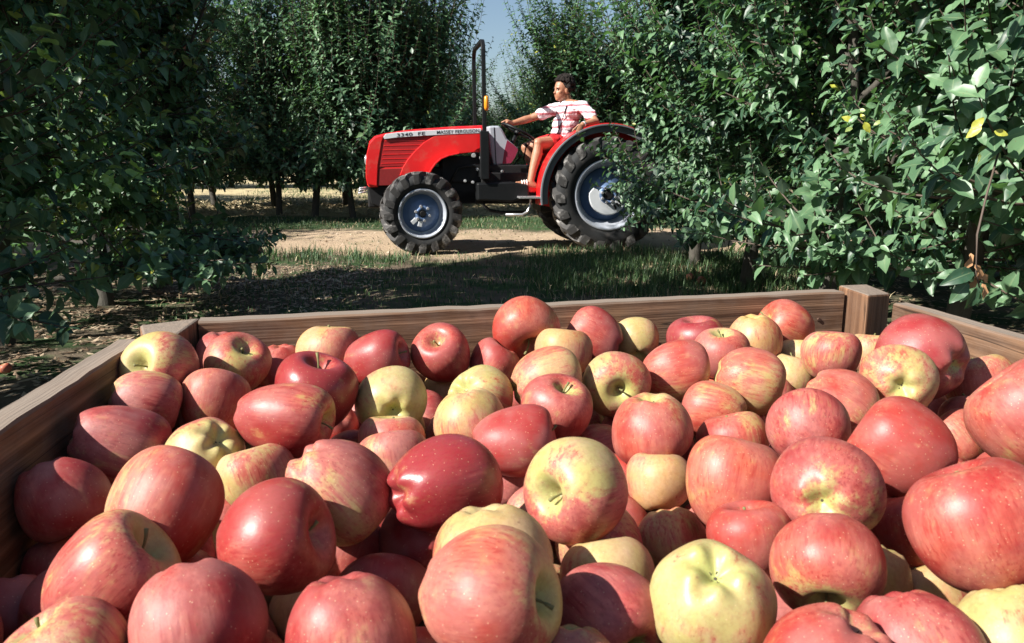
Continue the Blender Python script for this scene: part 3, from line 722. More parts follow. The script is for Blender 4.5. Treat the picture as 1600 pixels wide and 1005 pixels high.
def make_apple(pos, radius, axis, spin, L, color, label, seed, hi=False, group=None, stem=True, mesh=None, scale_n=None, name='apple', cat='apple'):
    if mesh is None:
        nn, mm = (38, 56) if hi else (26, 40)
        lob = 2.1 if any(w in label for w in ('knobbly blossom', 'creased', 'dimpled blossom', 'lobed')) else 1.5 if any(w in label for w in ('crinkled', 'lumpy')) else 1.0
        if label.startswith('lower'): lob = 1.0

        V, T, b, c, st, ca = apple_mesh(seed, L, nn, mm, lob)
        me = tri_mesh(name, V*radius, T, M_apple, True, {'blush': b, 'cavity': c}); me['st'] = list(map(float, st)); me['ca'] = list(map(float, ca)); me['rad'] = radius
    else: me = mesh
    o = link(bpy.data.objects.new(name, me)); o.location = pos
    q = Vector(axis).to_track_quat('Z', 'Y') @ Euler((0, 0, spin)).to_quaternion(); o.rotation_euler = q.to_euler()
    if mesh is not None:
        f = radius/me['rad']; o.scale = (f, f, f)
    o.color = color; tag(o, label, cat, group)
    rr = me['rad']
    if stem:
        s = link(bpy.data.objects.new('stem', STEMS[seed % 6]), o); s.location = Vector(me['st'][:])*rr; s.scale = (rr*.8, rr*.8, rr*.8)
        ca = link(bpy.data.objects.new('calyx', CAL[seed % 4]), o); ca.location = Vector(me['ca'][:])*rr+Vector((0, 0, .02*rr)); ca.scale = (rr, rr, rr)
    return o
# px, py, D(px), L, image angle, tilt to lens, end, red, hue, ground, gloss, label
AP = [
(820,512,108,.88,-72,38,'S',.72,.25,.65,.5,'orange and red apple standing highest against the far plank, its hollow facing down'),
(512,553,100,.98,80,5,'S',.30,.1,.9,.2,'peach coloured apple against the far plank near its left end'),
(252,578,116,.95,165,48,'S',.30,.75,.25,.5,'cream and pink apple with a deep green stem hollow by the left corner post'),
(348,556,84,.95,90,10,'C',.72,.7,.4,.2,'pinkish red apple squeezed behind the short stemmed apple by the left corner post'),
(370,568,98,.92,62,42,'S',.50,.55,.35,.3,'red and yellow apple with a short green stem standing in its top hollow'),
(437,572,76,.95,90,10,'C',.78,.6,.4,.2,'plain red apple behind the dark red glossy one, right of the short stemmed apple'),
(493,612,126,.98,82,30,'S',.98,.85,.3,.95,'shiny dark red apple with a shallow top hollow in the left back rows'),
(588,563,84,1.28,14,22,'S',.92,.75,.3,.55,'speckled crimson apple lying on its side with its stem hollow to the right'),
(648,537,62,.95,90,0,'C',.18,.2,.75,.2,'small pale peach apple peeping out against the far plank'),
(690,553,92,.98,115,50,'S',.78,.6,.35,.6,'round red apple with a pale stem end turned up to the camera'),
(772,571,76,1.05,62,10,'S',.68,.55,.5,.3,'red striped apple below the highest one'),
(880,552,88,.98,90,0,'S',.18,.1,.9,.3,'mustard yellow apple right below the highest one'),
(930,525,80,1.20,-28,8,'C',.70,.6,.45,.2,'rosy pink apple leaning right beside the far plank'),
(993,531,72,.95,-85,38,'C',.06,.2,.25,.4,'greenish yellow apple with its blossom end down, against the far plank'),
(985,560,58,.95,90,0,'S',.88,.4,.4,.3,'small bright red apple between the greenish one and the one with an open stem end'),
(1046,524,52,.95,90,0,'S',.10,.2,.4,.3,'sliver of a yellow apple behind the magenta one at the far plank'),
(1088,533,88,.92,90,15,'S',.85,.95,.3,.6,'magenta red rounded apple against the far plank'),
(1178,528,86,.92,90,15,'C',.25,.2,.9,.4,'orange yellow apple in front of the far plank, left of the leaning red orange one'),
(1228,510,80,1.12,158,28,'S',.68,.25,.5,.4,'red orange apple leaning on the far plank next to the right corner post'),
(1128,553,86,.92,90,20,'S',.52,.45,.65,.2,'pinkish orange apple just below the magenta red one'),
(1056,580,94,1.18,10,-8,'S',.42,.35,.55,.3,'orange and yellow striped apple with its stem end turned right'),
(1170,594,104,1.08,165,10,'C',.28,.3,.35,.4,'large yellowish apple with brushed orange streaks in the back middle right'),
(1297,557,88,.98,80,5,'S',.52,.65,.30,.3,'half yellow half pink upright apple below the right corner post'),
(1248,562,72,.95,85,0,'S',.04,.3,.35,.3,'pale yellow apple tucked left of the half yellow half pink one'),
(1362,552,72,.95,90,0,'S',.28,.6,.6,.2,'pale pink apple at the foot of the right corner post'),
(1443,562,136,.92,-12,30,'C',.68,.8,.4,.5,'big pinkish red apple with a crinkled blossom end to the right, below the right plank'),
(1405,594,112,.90,-60,74,'C',.28,.5,.25,.5,'cream and orange apple looking straight at the camera with its blossom end'),
(1530,603,102,.95,100,5,'S',.32,.3,.60,.3,'orange streaked apple next to the right plank'),
(1612,650,176,1.0,130,5,'S',.55,.45,.55,.4,'large rosy orange apple cut by the right edge, upper one'),
(1306,630,116,.95,140,10,'C',.48,.35,.60,.3,'orange red apple behind the mauve one with a green calyx'),
(1234,590,72,1.05,80,0,'S',.30,.5,.50,.2,'pale orange apple right of the large yellowish streaked one'),
(1117,642,92,1.12,-8,12,'C',.42,.3,.65,.4,'orange apple lying with its blossom end to the right in the middle right'),
(962,599,104,.92,-60,72,'S',.30,.45,.25,.4,'yellow and cream apple showing a wide open stem hollow to the camera'),
(853,598,112,1.02,195,15,'C',.38,.35,.50,.3,'broad yellow and orange apple behind the one with green stem leaf'),
(870,636,110,.95,68,42,'S',.60,.7,.35,.5,'pink and red apple with a thick green stem sticking up'),
(750,622,104,.90,150,42,'C',.06,.3,.12,.4,'lime yellow apple with a creased green hollow at its left'),
(700,612,72,.95,90,0,'S',.42,.4,.60,.2,'peach pink apple peeping over the lime yellow one'),
(733,658,118,.88,100,5,'C',.14,.2,.45,.3,'straw yellow apple in front of the lime yellow one'),
(612,628,112,.92,-80,68,'C',.10,.4,.10,.5,'green yellow apple with an open blossom end beside the shiny dark red one'),
(614,692,104,.92,95,5,'S',.38,.5,.60,.2,'peach apple hidden behind the large crimson one, upper'),
(616,724,116,.95,100,0,'S',.48,.65,.65,.1,'dusty pinkish peach apple right above the large crimson one'),
(694,756,146,1.28,194,26,'C',.98,.9,.3,.95,'large crimson polished apple lying with its knobbly blossom end to the left, centre'),
(806,692,104,1.38,10,0,'S',.86,.6,.4,.3,'long red speckled apple lying flat above the large crimson one'),
(447,656,112,1.46,-6,22,'S',.66,.7,.55,.5,'long rosy apple lying with its shaded stem hollow to the right'),
(334,630,104,1.04,80,-8,'S',.32,.3,.85,.2,'tan orange knobbly upright apple in the left middle'),
(228,630,98,1.18,165,5,'C',.55,.8,.65,.1,'dusky pink apple beside the left plank below the cream one'),
(184,696,122,1.28,160,5,'C',.62,.95,.55,.2,'mauve pink cone shaped apple near the left plank'),
(98,778,130,1.02,115,-5,'C',.72,.75,.5,.1,'dull red apple half in the shade against the left plank'),
(322,712,122,.92,50,52,'C',.14,.6,.15,.4,'green and pink apple with a dimpled blossom end up, left middle'),
(402,608,64,.95,90,0,'S',.60,.7,.45,.1,'small rosy apple peeping behind the long rosy one'),
(402,745,116,.92,110,0,'S',.22,.5,.35,.2,'creamy yellow apple above the dark red one with a hollow at its right'),
(530,765,146,1.22,135,12,'C',.50,.7,.35,.3,'long cream and crimson apple lobed at its upper left end'),
(256,798,164,1.22,66,-8,'S',.50,.35,.75,.2,'big coral orange tall apple in the left foreground'),
(430,838,178,1.02,0,30,'S',.76,.65,.30,.6,'big red apple with a small dark stem hole at its right, left foreground'),
(178,908,190,1.05,42,22,'S',.32,.7,.35,.5,'big yellow and pink apple with a stem in its upper right hollow, lower left'),
(312,972,200,.98,100,-5,'C',.74,.75,.4,.2,'big dusty rose apple on the lower edge, left of centre'),
(100,1042,206,.92,120,10,'S',.42,.7,.35,.3,'pink and cream apple cut by the lower edge at the far left'),
(18,960,128,.95,90,0,'C',.88,.8,.35,.2,'dark shaded red apple in the lower left corner'),
(92,888,104,.95,90,0,'C',.70,.8,.4,.1,'dim dark apple deep in the shade of the left plank'),
(548,990,200,.98,100,10,'C',.82,.7,.4,.4,'big pink red apple cut by the lower edge left of the huge peach one'),
(640,900,100,.95,90,0,'C',.75,.8,.35,.2,'shaded dark pink apple behind the huge peach one'),
(762,930,212,1.06,-4,26,'S',.34,.35,.8,.3,'huge peach coloured apple with a deep hollow at its right, lower centre'),
(768,872,184,.95,100,10,'C',.20,.3,.55,.3,'pale peach and yellow apple right behind the huge peach one'),
(902,766,164,.96,195,50,'S',.38,.8,.12,.5,'yellow and pink apple with its stem hole facing left, centre right'),
(982,752,96,.95,90,0,'S',.80,.3,.5,.3,'red apple half hidden behind the yellow and pink one with a stem hole'),
(1030,752,106,.95,90,0,'S',.30,.3,.85,.2,'tan orange apple with a round shadow on its left side'),
(1019,670,128,.92,95,15,'C',.46,.4,.60,.4,'round orange and pink apple in the middle of the heap'),
(1146,758,148,1.10,82,-5,'S',.64,.2,.55,.4,'tall orange red streaked apple right of the centre'),
(1146,692,108,.95,100,10,'S',.52,.5,.45,.3,'red topped apple with a yellow patch behind the tall streaked one'),
(1262,674,126,.92,-85,42,'C',.58,.9,.20,.3,'mauve pink apple with a green blossom end facing down'),
(1408,704,150,1.06,150,0,'S',.74,.35,.50,.5,'scarlet apple with yellow flecks in the right middle'),
(1492,688,94,.95,130,10,'S',.66,.2,.60,.4,'red orange apple with a pale scar, right of the scarlet one'),
(1515,660,90,.95,90,0,'S',.62,.5,.5,.2,'dull red apple wedged under the upper large one at the right edge'),
(1290,768,166,.92,-110,74,'C',.50,.8,.20,.5,'pink apple with a wide yellow blossom end turned to the camera, right foreground'),
(1290,880,172,.92,-88,28,'S',.46,.55,.45,.5,'tawny apple with red sides, hollow at its bottom, below the yellow centred pink one'),
(1172,842,134,.92,100,15,'S',.86,.35,.4,.3,'rich red dimpled apple between the tall streaked and tawny ones'),
(1048,844,114,.92,100,5,'C',.32,.4,.35,.3,'apple half green in shade and half peach in the sun'),
(948,902,146,.92,100,5,'S',.14,.3,.45,.2,'straw coloured apple with a red flush right of the huge peach one'),
(948,972,178,1.04,-40,38,'S',.60,.95,.10,.4,'purple pink apple with a green shaded hollow at the lower edge'),
(1113,938,192,.92,80,56,'C',.10,.5,.05,.6,'large green yellow apple with its creased blossom end up, lower right of centre'),
(1534,826,206,1.08,110,10,'S',.78,.5,.55,.5,'huge red apple standing nearest the right edge'),
(1436,832,130,1.0,100,0,'S',.82,.5,.4,.4,'red apple wedged left of the huge red one'),
(1450,946,130,.95,120,0,'S',.34,.3,.60,.4,'orange peel coloured apple below the huge red one'),
(1428,1010,192,.92,110,10,'C',.80,.8,.35,.3,'crimson pink apple cut by the lower edge, right'),
(1296,1044,204,.95,60,20,'C',.70,.45,.45,.3,'coral red lumpy apple cut by the lower edge under the tawny one'),
(1592,1002,190,.95,110,0,'C',.04,.3,.15,.4,'plain green yellow apple in the lower right corner'),
(892,1056,168,.95,90,10,'C',.42,.5,.6,.3,'top of a peach apple at the lower edge, right of the huge peach one'),
(482,960,124,.95,90,0,'S',.22,.3,.75,.3,'honey yellow apple behind the big pink red one at the lower edge'),
(1236,980,104,.95,90,0,'C',.85,1.0,.3,.2,'dark mauve shaded apple in the gap right of the large green yellow one'),
(1388,872,96,.95,90,0,'C',.72,.4,.6,.2,'red brown apple deep in the gap left of the wedged red one'),
(196,778,82,.95,90,0,'C',.05,.3,.3,.2,'sliver of a pale yellow apple left of the coral orange one'),
(1040,900,90,.95,90,0,'C',.05,.3,.15,.2,'lime coloured apple deep behind the large green yellow one'),
(1152,1052,130,.95,90,0,'C',.5,.4,.4,.2,'very top of an apple on the lower edge below the large green yellow one'),
(382,1058,150,.95,90,0,'C',.6,.6,.4,.2,'very top of an apple on the lower edge right of the dusty rose one'),
]
nA = len(AP)
rays = np.array([ray(a[0], a[1]) for a in AP]); Dp = np.array([a[2]*(1 if a[3] < 1 else a[3]**.35) for a in AP])
def t_plane(a, r):
    z = .690
    x = a[0]
    if x < 330: z -= .055*(1-x/330.)*(1 if a[1] > 620 else .3)
    return (z-CAMH)/r[2]
tp_ = np.array([t_plane(a, r) for a, r in zip(AP, rays)])
ts_ = F*.090/Dp
t0_ = .5*tp_ + .5*ts_; tv = t0_.copy(); Dc = Dp/F
cyv = np.array([a[1] for a in AP]); cxv = np.array([a[0] for a in AP])
far_n = np.array([-.24, .97, 0]); far_c = far_n@np.array([FLi[0], FLi[1], 0])
left_n = np.array([-.994, -.11, 0]); left_c = left_n@np.array([Li0[0], Li0[1], 0])
right_n = np.array([.986, .168, 0]); right_c = right_n@np.array([Ri0[0], Ri0[1], 0])
for it in range(700):
    C = CAMP + rays*tv[:, None]; rad = .5*Dc*tv*np.linalg.norm(rays, axis=1)**0
    g = .03*(t0_-tv)
    d = C[:, None]-C[None]; dist = np.linalg.norm(d, axis=2)+np.eye(nA)
    ov = np.maximum(0, .93*(rad[:, None]+rad[None])-dist)*(1-np.eye(nA))
    # push the one lower in the picture towards the lens
    near = np.sign(cyv[:, None]-cyv[None]+1e-3*(cxv[:, None]-cxv[None]))
    g += -(ov*near).sum(1)*.35
    for nn_, cc in ((far_n, far_c), (left_n, left_c), (right_n, right_c)):
        pen = np.maximum(0, C@nn_ + rad*1.0 - cc); dr = rays@nn_
        g -= np.where(pen > 0, np.clip(pen/np.where(np.abs(dr) > .15, dr, .15*np.sign(dr+1e-9)), -.02, .02), 0)*.5
    tv = np.clip(tv+g, t0_-.14, t0_+.14)
C = CAMP + rays*tv[:, None]; AR = .5*np.array([a[2] for a in AP])/F*tv
print('apple radii', np.percentile(AR, [0, 10, 50, 90, 100]).round(4), 'z', np.percentile(C[:, 2], [0, 10, 50, 90, 100]).round(3), 'overlap', ov.max().round(4))
MAIN_GROUP = 'apples heaped in the wooden crate'
for k, a in enumerate(AP):
    x, y, D, L, ang, tilt, end, red, hue, gnd, gloss, lab = a
    r = norm(rays[k]); # local frame facing the lens
    rgt = norm(np.cross(r, UP)); upl = np.cross(rgt, r)
    A_, Tl = R(ang), R(tilt)
    ax = math.cos(Tl)*(math.cos(A_)*rgt + math.sin(A_)*upl) - math.sin(Tl)*r
    if end == 'C': ax = -ax
    L2 = 1+(L-1)*.72 if L > 1 else L; AR[k] *= (L/L2)**.6; L = L2
    ao = make_apple(C[k], AR[k], ax, rng.uniform(0, 6.28), L, (red, hue, gnd, gloss), lab, 1000+k, D > 100, MAIN_GROUP)
    if 'thick green stem' in lab:
        s_ = ao.children[0]; s_.scale = [v*2.0 for v in s_.scale]; s_.data = s_.data.copy(); s_.data.materials[0] = plain('green_stem', (.13, .20, .06), .6, var=.4, scale=90)
# a leafy green stump of stem on one apple is built into its stem; hidden lower layers of the heap
FILL = [apple_mesh(2000+k, [.88, .95, 1.05, .92, 1.15][k % 5], 20, 30) for k in range(6)]
FM = []
for k, (V, T, b, c, st, ca) in enumerate(FILL):
    me = tri_mesh('apple', V*.043, T, M_apple, True, {'blush': b, 'cavity': c}); me['st'] = list(map(float, st)); me['ca'] = list(map(float, ca)); me['rad'] = .043; FM.append(me)
fp = []
for z, stp in ((.615, .083), (.545, .088)):
    for yy in np.arange(.22, 1.44, stp):
        for xx in np.arange(-.50, .86, stp):
            p = np.array([xx+rng.uniform(-.012, .012)+(.04 if int(yy/stp) % 2 else 0), yy+rng.uniform(-.012, .012), z+rng.uniform(-.012, .012)])
            if p@far_n+.045 > far_c or p@left_n+.045 > left_c or p@right_n+.045 > right_c: continue
            fp.append(p)
for yy in (.19, .27, .35):            # top layer of the part of the heap nearest the lens, below the frame
    for xx in np.arange(-.34, .80, .086): fp.append(np.array([xx+rng.uniform(-.01, .01), yy+rng.uniform(-.01, .01), .67]))
def off_frame(p):
    rel = p-CAMP; dep = rel@FW; return dep > .05 and (abs(F*(rel@RT)/dep) > 925)
for z in (.60, .675):                 # the heap carries on beyond both sides of the frame
    for yy in np.arange(.44, 1.2, .085):
        for xx in np.arange(-.50, .86, .085):
            p = np.array([xx+rng.uniform(-.01, .01), yy+rng.uniform(-.01, .01), z+rng.uniform(-.01, .01)])
            if off_frame(p) and not (p@far_n+.045 > far_c or p@left_n+.045 > left_c or p@right_n+.045 > right_c): fp.append(p)
fp = np.array(fp)
fr_ = np.full(len(fp), .0425)
for it in range(60):
    d = fp[:, None]-C[None]; dist = np.linalg.norm(d, axis=2); pen = np.maximum(0, .94*(fr_[:, None]+AR[None])-dist)
    mv = (d/dist[..., None]*pen[..., None]).sum(1)*.5; mv[:, 2] = np.minimum(mv[:, 2], 0)-.2*pen.sum(1)*.5
    d2 = fp[:, None]-fp[None]; dd = np.linalg.norm(d2, axis=2)+np.eye(len(fp)); p2 = np.maximum(0, .94*(fr_[:, None]+fr_[None])-dd)*(1-np.eye(len(fp)))
    mv += (d2/dd[..., None]*p2[..., None]).sum(1)*.4; fp = fp+np.clip(mv, -.01, .01)
# keep only those that any gap lets the lens see (the rest are wholly hidden)
gx, gy = np.meshgrid(np.arange(4, 1600, 6), np.arange(440, 1005, 6)); rr_ = (FW[None]+((gx.ravel()-800)/F)[:, None]*RT-((gy.ravel()-502.5)/F)[:, None]*UP); rr_ = norm(rr_)
best = np.full(len(rr_), 1e9); who = np.full(len(rr_), -1)
allc = np.vstack([C, fp]); allr = np.append(AR*.97, fr_)
for k in range(len(allc)):
    oc = allc[k]-CAMP; b = rr_@oc; h = b*b-(oc@oc-allr[k]**2); s = np.where(h > 0, b-np.sqrt(np.maximum(h, 0)), 1e9); w = s < best; best[w] = s[w]; who[w] = k
cnt_ = np.bincount(who[who >= 0], minlength=len(allc)); seen = set(np.nonzero(cnt_ >= 3)[0].tolist())
import re
def short(l):
    w = re.split(r',| with | lying | leaning | showing | behind | in the | against | right | left | next | tucked | squeezed | at | half | below | by | below | looking | peeping | beside | hidden | standing | cut | near | wedged | deep | under | above | from | between | on ', l)[0].split()
    return ' '.join(w[:6])
SH = [short(a[11]) for a in AP]
used_l = {}
nf = 0
for k, p in enumerate(fp):
    below = p[1] < .40 or off_frame(p)
    if (k+nA) not in seen and not (below and p[2] > (.58 if off_frame(p) else .645)): continue
    nf += 1
    ax = norm(rng.normal(0, 1, 3))
    if (k+nA) in seen:
        dn = np.argsort(np.linalg.norm(C-p, axis=1))[:6]; lab = None
        for i_ in dn:
            for j_ in dn:
                if i_ == j_ or lab: continue
                c_ = 'lower apple under the %s, beside the %s' % (SH[i_], SH[j_])
                if c_ not in used_l and len(c_.split()) <= 16 and 'apple' in SH[i_] and 'apple' in SH[j_]: lab = c_; used_l[c_] = 1
        lab = lab or 'lower apple under the %s' % SH[dn[0]]
    else: lab = 'apple of the near part of the heap, beyond the edge of the picture'
    make_apple(p, .0425, ax, 0, 1, (rng.uniform(.2, .9), rng.uniform(.2, .9), rng.uniform(.1, .8), rng.uniform(.1, .4)),
        lab, 3000+k, False, 'apples of the lower layer in the crate', False, FM[k % 6])
print('fillers', nf)
# ================================================================== TRACTOR
YAW = R(9.0); ca_, sa_ = math.cos(YAW), math.sin(YAW)
fwd = np.array([-ca_, -sa_, 0]); lef = np.array([sa_, -ca_, 0])      # local x, local y (towards the lens)
w0 = at_y(953, 302, 8.45)                                            # outer face of the near rear wheel
ORG = np.array([w0[0], w0[1], 0]) - lef*.66
def T(px, py, yl):
    r = ray(px, py); t = ((ORG + lef*yl - CAMP)@lef)/(r@lef); p = CAMP + r*t - ORG
    return Vector((p@fwd, yl, p[2]))
def TX(pts, yl): return [(v.x, v.z) for v in (T(x, y, yl) for x, y in pts)]
tractor = empty('tractor', tuple(ORG), PI+YAW)
tag(tractor, 'red compact orchard tractor with open driving seat crossing the dirt track', 'tractor')
M_red = plain('red_paint', (.66, .010, .012), .34, coat=.35, var=.08, dirt=((.42, .16, .11), .32))
M_darkred = plain('dark_red_grille', (.36, .012, .014), .5, var=.2, scale=60)
M_black = plain('black_paint', (.006, .007, .008), .5, var=.3, spec=.3)
M_iron = plain('dark_iron', (.010, .010, .011), .65, var=.5, dirt=((.07, .05, .04), .35), spec=.3)
M_rub = plain('tyre_rubber', (.013, .014, .015), .8, var=.3, dirt=((.15, .13, .115), .3))
M_lug = plain('worn_tread', (.045, .043, .042), .8, var=.3, dirt=((.40, .38, .36), .85))
M_rim = plain('silver_blue_rim', (.50, .54, .61), .36, metal=.3, var=.08, dirt=((.20, .18, .16), .3))
M_hub = plain('blue_grey_disc', (.12, .19, .34), .45, metal=.2, var=.1)
M_steel = plain('bright_steel', (.70, .70, .72), .25, metal=.7)
M_console = plain('pale_grey_plastic', (.36, .39, .44), .5, var=.05)
M_decal = plain('crimson_decal', (.22, .018, .05), .5, var=.25, scale=80)
M_silver = plain('silver_stripe', (.62, .65, .68), .4, var=.04)
M_letter = plain('dark_lettering', (.015, .02, .03), .6)
M_amber = plain('amber_lens', (.80, .28, .02), .25, coat=.5)
M_rubgrey = plain('grey_fender_rubber', (.115, .125, .14), .7, var=.15)
M_seat = plain('black_seat', (.02, .02, .022), .7)

# ---- wheels
def wheel(cx_, cz_, R_t, R_r, width, side, nl, steer=0, y_out=.64, rear=False):
    """side +1 near, -1 far"""
    yc = side*(y_out-width/2)
    w = empty('wheel', (cx_, yc, cz_), steer, tractor)
    h = width/2; b = R_t-.035
    prof = [(R_r*.985, h*.70), (R_r+.015, h*.80), (R_r+.05, h*.96), ((R_r+b)/2, h*1.0), (b-.05, h*.94), (b-.012, h*.78), (b, h*.45), (b+.004, 0)]
    prof = prof + [(r, -y) for r, y in prof[-2::-1]]
    bm = bmesh.new(); add_lathe_y(bm, prof, 64); bm_obj('tyre', bm, M_rub, w, True)
    # chevron lugs: curved bars from the centre line to the shoulder
    bm = bmesh.new(); dth = 2*PI/nl
    for k in range(nl*2):
        s = 1 if k % 2 else -1; th0 = (k//2)*dth + (dth/2 if s > 0 else 0)
        st = []
        for q in range(5):
            u_ = q/4; y = s*h*(-.06+1.06*u_); th = th0 - .62*dth*u_**1.2*1.1
            rb = b - (.045 if u_ > .9 else .012*(u_ > .6)); rt = R_t - (.022 if u_ > .9 else .004*(u_ > .6)); wd = (.20+.06*u_)*dth
            st.append([bm.verts.new((rr*math.cos(th+a), y + (0 if rr < rt-.001 else 0), rr*math.sin(th+a))) for rr, a in ((rb-.01, -wd*1.15), (rt, -wd*.75), (rt, wd*.75), (rb-.01, wd*1.15))])
        # shoulder drop
        th = th0 - .76*dth; wd = .23*dth
        st.append([bm.verts.new((rr*math.cos(th+a), s*h*1.03, rr*math.sin(th+a))) for rr, a in ((b-.085, -wd), (b-.05, -wd*.9), (b-.05, wd*.9), (b-.085, wd))])
        for i in range(len(st)-1):
            for j in range(3): bm.faces.new((st[i][j], st[i][j+1], st[i+1][j+1], st[i+1][j]))
        bm.faces.new(st[0][::-1]); bm.faces.new(st[-1])
    bm_obj('tread', bm, M_lug, w, False, .006)
    # rim: flange, barrel, dish
    def Y(f): return side*h*f
    bm = bmesh.new(); o_ = .80
    pr = [(R_r*1.03, o_*h-.02), (R_r*1.045, o_*h), (R_r*1.02, o_*h+.014), (R_r*.97, o_*h+.010), (R_r*.93, o_*h-.012), (R_r*.90, o_*h-.05), (R_r*.86, o_*h-.065),
          (R_r*.83, o_*h-.10), (R_r*.80, .10*h), (R_r*.78, -.2*h), (R_r*.80, -.7*h), (R_r*1.02, -.8*h)]
    add_lathe_y(bm, [(r, side*y) for r, y in pr], 64); bm_obj('rim', bm, M_rim, w, True)
    bm = bmesh.new(); dz = .06 if not rear else .10
    d_in = .12*h if not rear else -.02
    pr = [(R_r*.80, d_in-.02), (R_r*.74, d_in), (R_r*.60, d_in+dz*.3), (R_r*.52, d_in+dz), (R_r*.30, d_in+dz*1.05), (R_r*.27, d_in+dz*1.3), (R_r*.16, d_in+dz*1.35), (R_r*.155, d_in+dz*.9), (.002, d_in+dz*.9)]
    add_lathe_y(bm, [(r, side*y) for r, y in pr], 56); bm_obj('disc', bm, M_hub if not rear else M_hub, w, True)
    yb = side*(d_in+dz*1.33)
    n_nut = 8 if rear else 6
    for k in range(n_nut):
        a = k*2*PI/n_nut+.3; rr = R_r*(.215 if rear else .30)
        bm = bmesh.new()
        v = bmesh.ops.create_cone(bm, cap_ends=True, segments=6, radius1=.019, radius2=.014, depth=.035)['verts']
        for x in v: x.co = Matrix.Rotation(-side*PI/2, 4, 'X') @ x.co
        nut = bm_obj('nut', bm, M_steel, w, False, .002); nut.location = (rr*math.cos(a), (yb if rear else side*(d_in+dz*1.1))+side*.012, rr*math.sin(a))
    bm = bmesh.new(); v = bmesh.ops.create_cone(bm, cap_ends=True, segments=24, radius1=R_r*.14, radius2=R_r*.12, depth=.05)['verts']
    for x in v: x.co = Matrix.Rotation(-side*PI/2, 4, 'X') @ x.co
    hb = bm_obj('hub_cap', bm, M_iron, w, False, .004); hb.location = (0, side*(d_in+dz*1.2), 0)
    if rear and side > 0:      # pale crescent wheel-centre casting with slots
        bm = bmesh.new(); n = 22; y0, y1 = d_in+dz*1.05, d_in+dz*1.30; A0, A1 = R(-205), R(20)
        ring = []
        for k in range(n+1):
            a = A0+(A1-A0)*k/n; e = min(1, min(k, n-k)/2.0); ro = R_r*(.50+.10*e); ri = R_r*.26
            ro2 = ro
            ring.append([bm.verts.new((-rr*math.cos(a), y, rr*math.sin(a))) for rr, y in ((ri, y0), (ri, y1), (ro2*.96, y1), (ro2, y0))])
        for i in range(n):
            for j in range(4): bm.faces.new((ring[i][j], ring[i][(j+1) % 4], ring[i+1][(j+1) % 4], ring[i+1][j]))
        bm.faces.new(ring[0]); bm.faces.new(ring[-1][::-1])
        bm_obj('wheel_casting', bm, M_silver, w, False, .006)
        for a in (-60, -45, -30):
            bm = bmesh.new(); add_box(bm, (R_r*.33, -.004, -.012), (R_r*.47, .010, .012)); s_ = bm_obj('slot', bm, M_iron, w, False, .003)
            s_.location = (0, d_in+dz*1.30, 0); s_.rotation_euler = (0, R(-a+180-30-60), 0)
    if not rear:
        for k, (a0, rr0, rr1) in enumerate(((-75, .32, .56), (-40, .34, .60))):
            bm = bmesh.new(); add_box(bm, (R_r*rr0, -.004, -.022), (R_r*rr1, .018, .022)); s_ = bm_obj('clamp_plate', bm, M_silver, w, False, .004)
            s_.location = (0, side*(d_in+dz*1.02), 0); s_.rotation_euler = (0, R(-a0), 0)
    return w
rc = T(953, 302, .66); fc = T(659, 335, .62)
Rr = .605; Rf = .425
wheel(rc.x, Rr-.015, Rr, .362, .34, 1, 19, 0, .67, True)
wheel(rc.x, Rr-.015, Rr, .362, .34, -1, 19, 0, .67, True)
wheel(fc.x, Rf-.012, Rf, .245, .24, 1, 17, R(7), .62)
wheel(fc.x, Rf-.012, Rf, .245, .24, -1, 17, R(5), .62)

# ---- bonnet: lofted cross sections along x
def section(x, zt, zb, hw, rnd):
    """closed half-round box section at x: returns ring of points"""
    pts = []
    n = 8
    pts.append((x, -hw, zb))
    for k in range(n+1):
        a = PI - k/n*PI/2; pts.append((x, -hw+rnd + rnd*math.cos(a), zt-rnd + rnd*math.sin(a)))
    for k in range(n+1):
        a = PI/2 - k/n*PI/2; pts.append((x, hw-rnd + rnd*math.cos(a), zt-rnd + rnd*math.sin(a)))
    pts.append((x, hw, zb))
    return pts
HW = .30
def prof_at(px, pts):   # interpolate a (px,py) polyline
    return float(np.interp(px, [p[0] for p in pts], [p[1] for p in pts]))
top_l = [(572, 262), (573, 240), (576, 222), (584, 213.5), (600, 208.5), (630, 203.5), (660, 201), (700, 198), (752, 196)]
bm = bmesh.new(); rings = []
stations = [(572.6, 258, 6), (573.4, 238, 10), (577, 221, 14), (585, 213, 20), (600, 208.8, 26), (630, 204, 28), (650, 202, 29), (665, 201, 29), (705, 198, 30), (752, 196, 30)]
for px, py, hwc in stations:
    pt = T(px, py, 0.0); hw = {6: .20, 10: .245, 14: .27, 20: .285}.get(hwc, HW)
    zb = T(590, 290, HW).z if px < 640 else T(700, 238, HW).z
    zt = T(px, py, .18).z
    rnd = min(.10, (zt-zb)*.45)
    rings.append([bm.verts.new(p) for p in section(T(px, py, HW*.6).x, zt, zb, hw, rnd)])
for i in range(len(rings)-1):
    for k in range(len(rings[0])-1): bm.faces.new((rings[i][k], rings[i][k+1], rings[i+1][k+1], rings[i+1][k]))
bm.faces.new(rings[0]); bm.faces.new(rings[-1][::-1])
bonnet = bm_obj('bonnet', bm, M_red, tractor, True); bonnet.data.set_sharp_from_angle(angle=R(50))
def side_panel(name, poly, y0, y1, mat, parent=tractor, bev=.006, far=False):
    bm = bmesh.new(); add_prism(bm, TX(poly, y1), y0, y1); o = bm_obj(name, bm, mat, parent, False, bev)
    return o
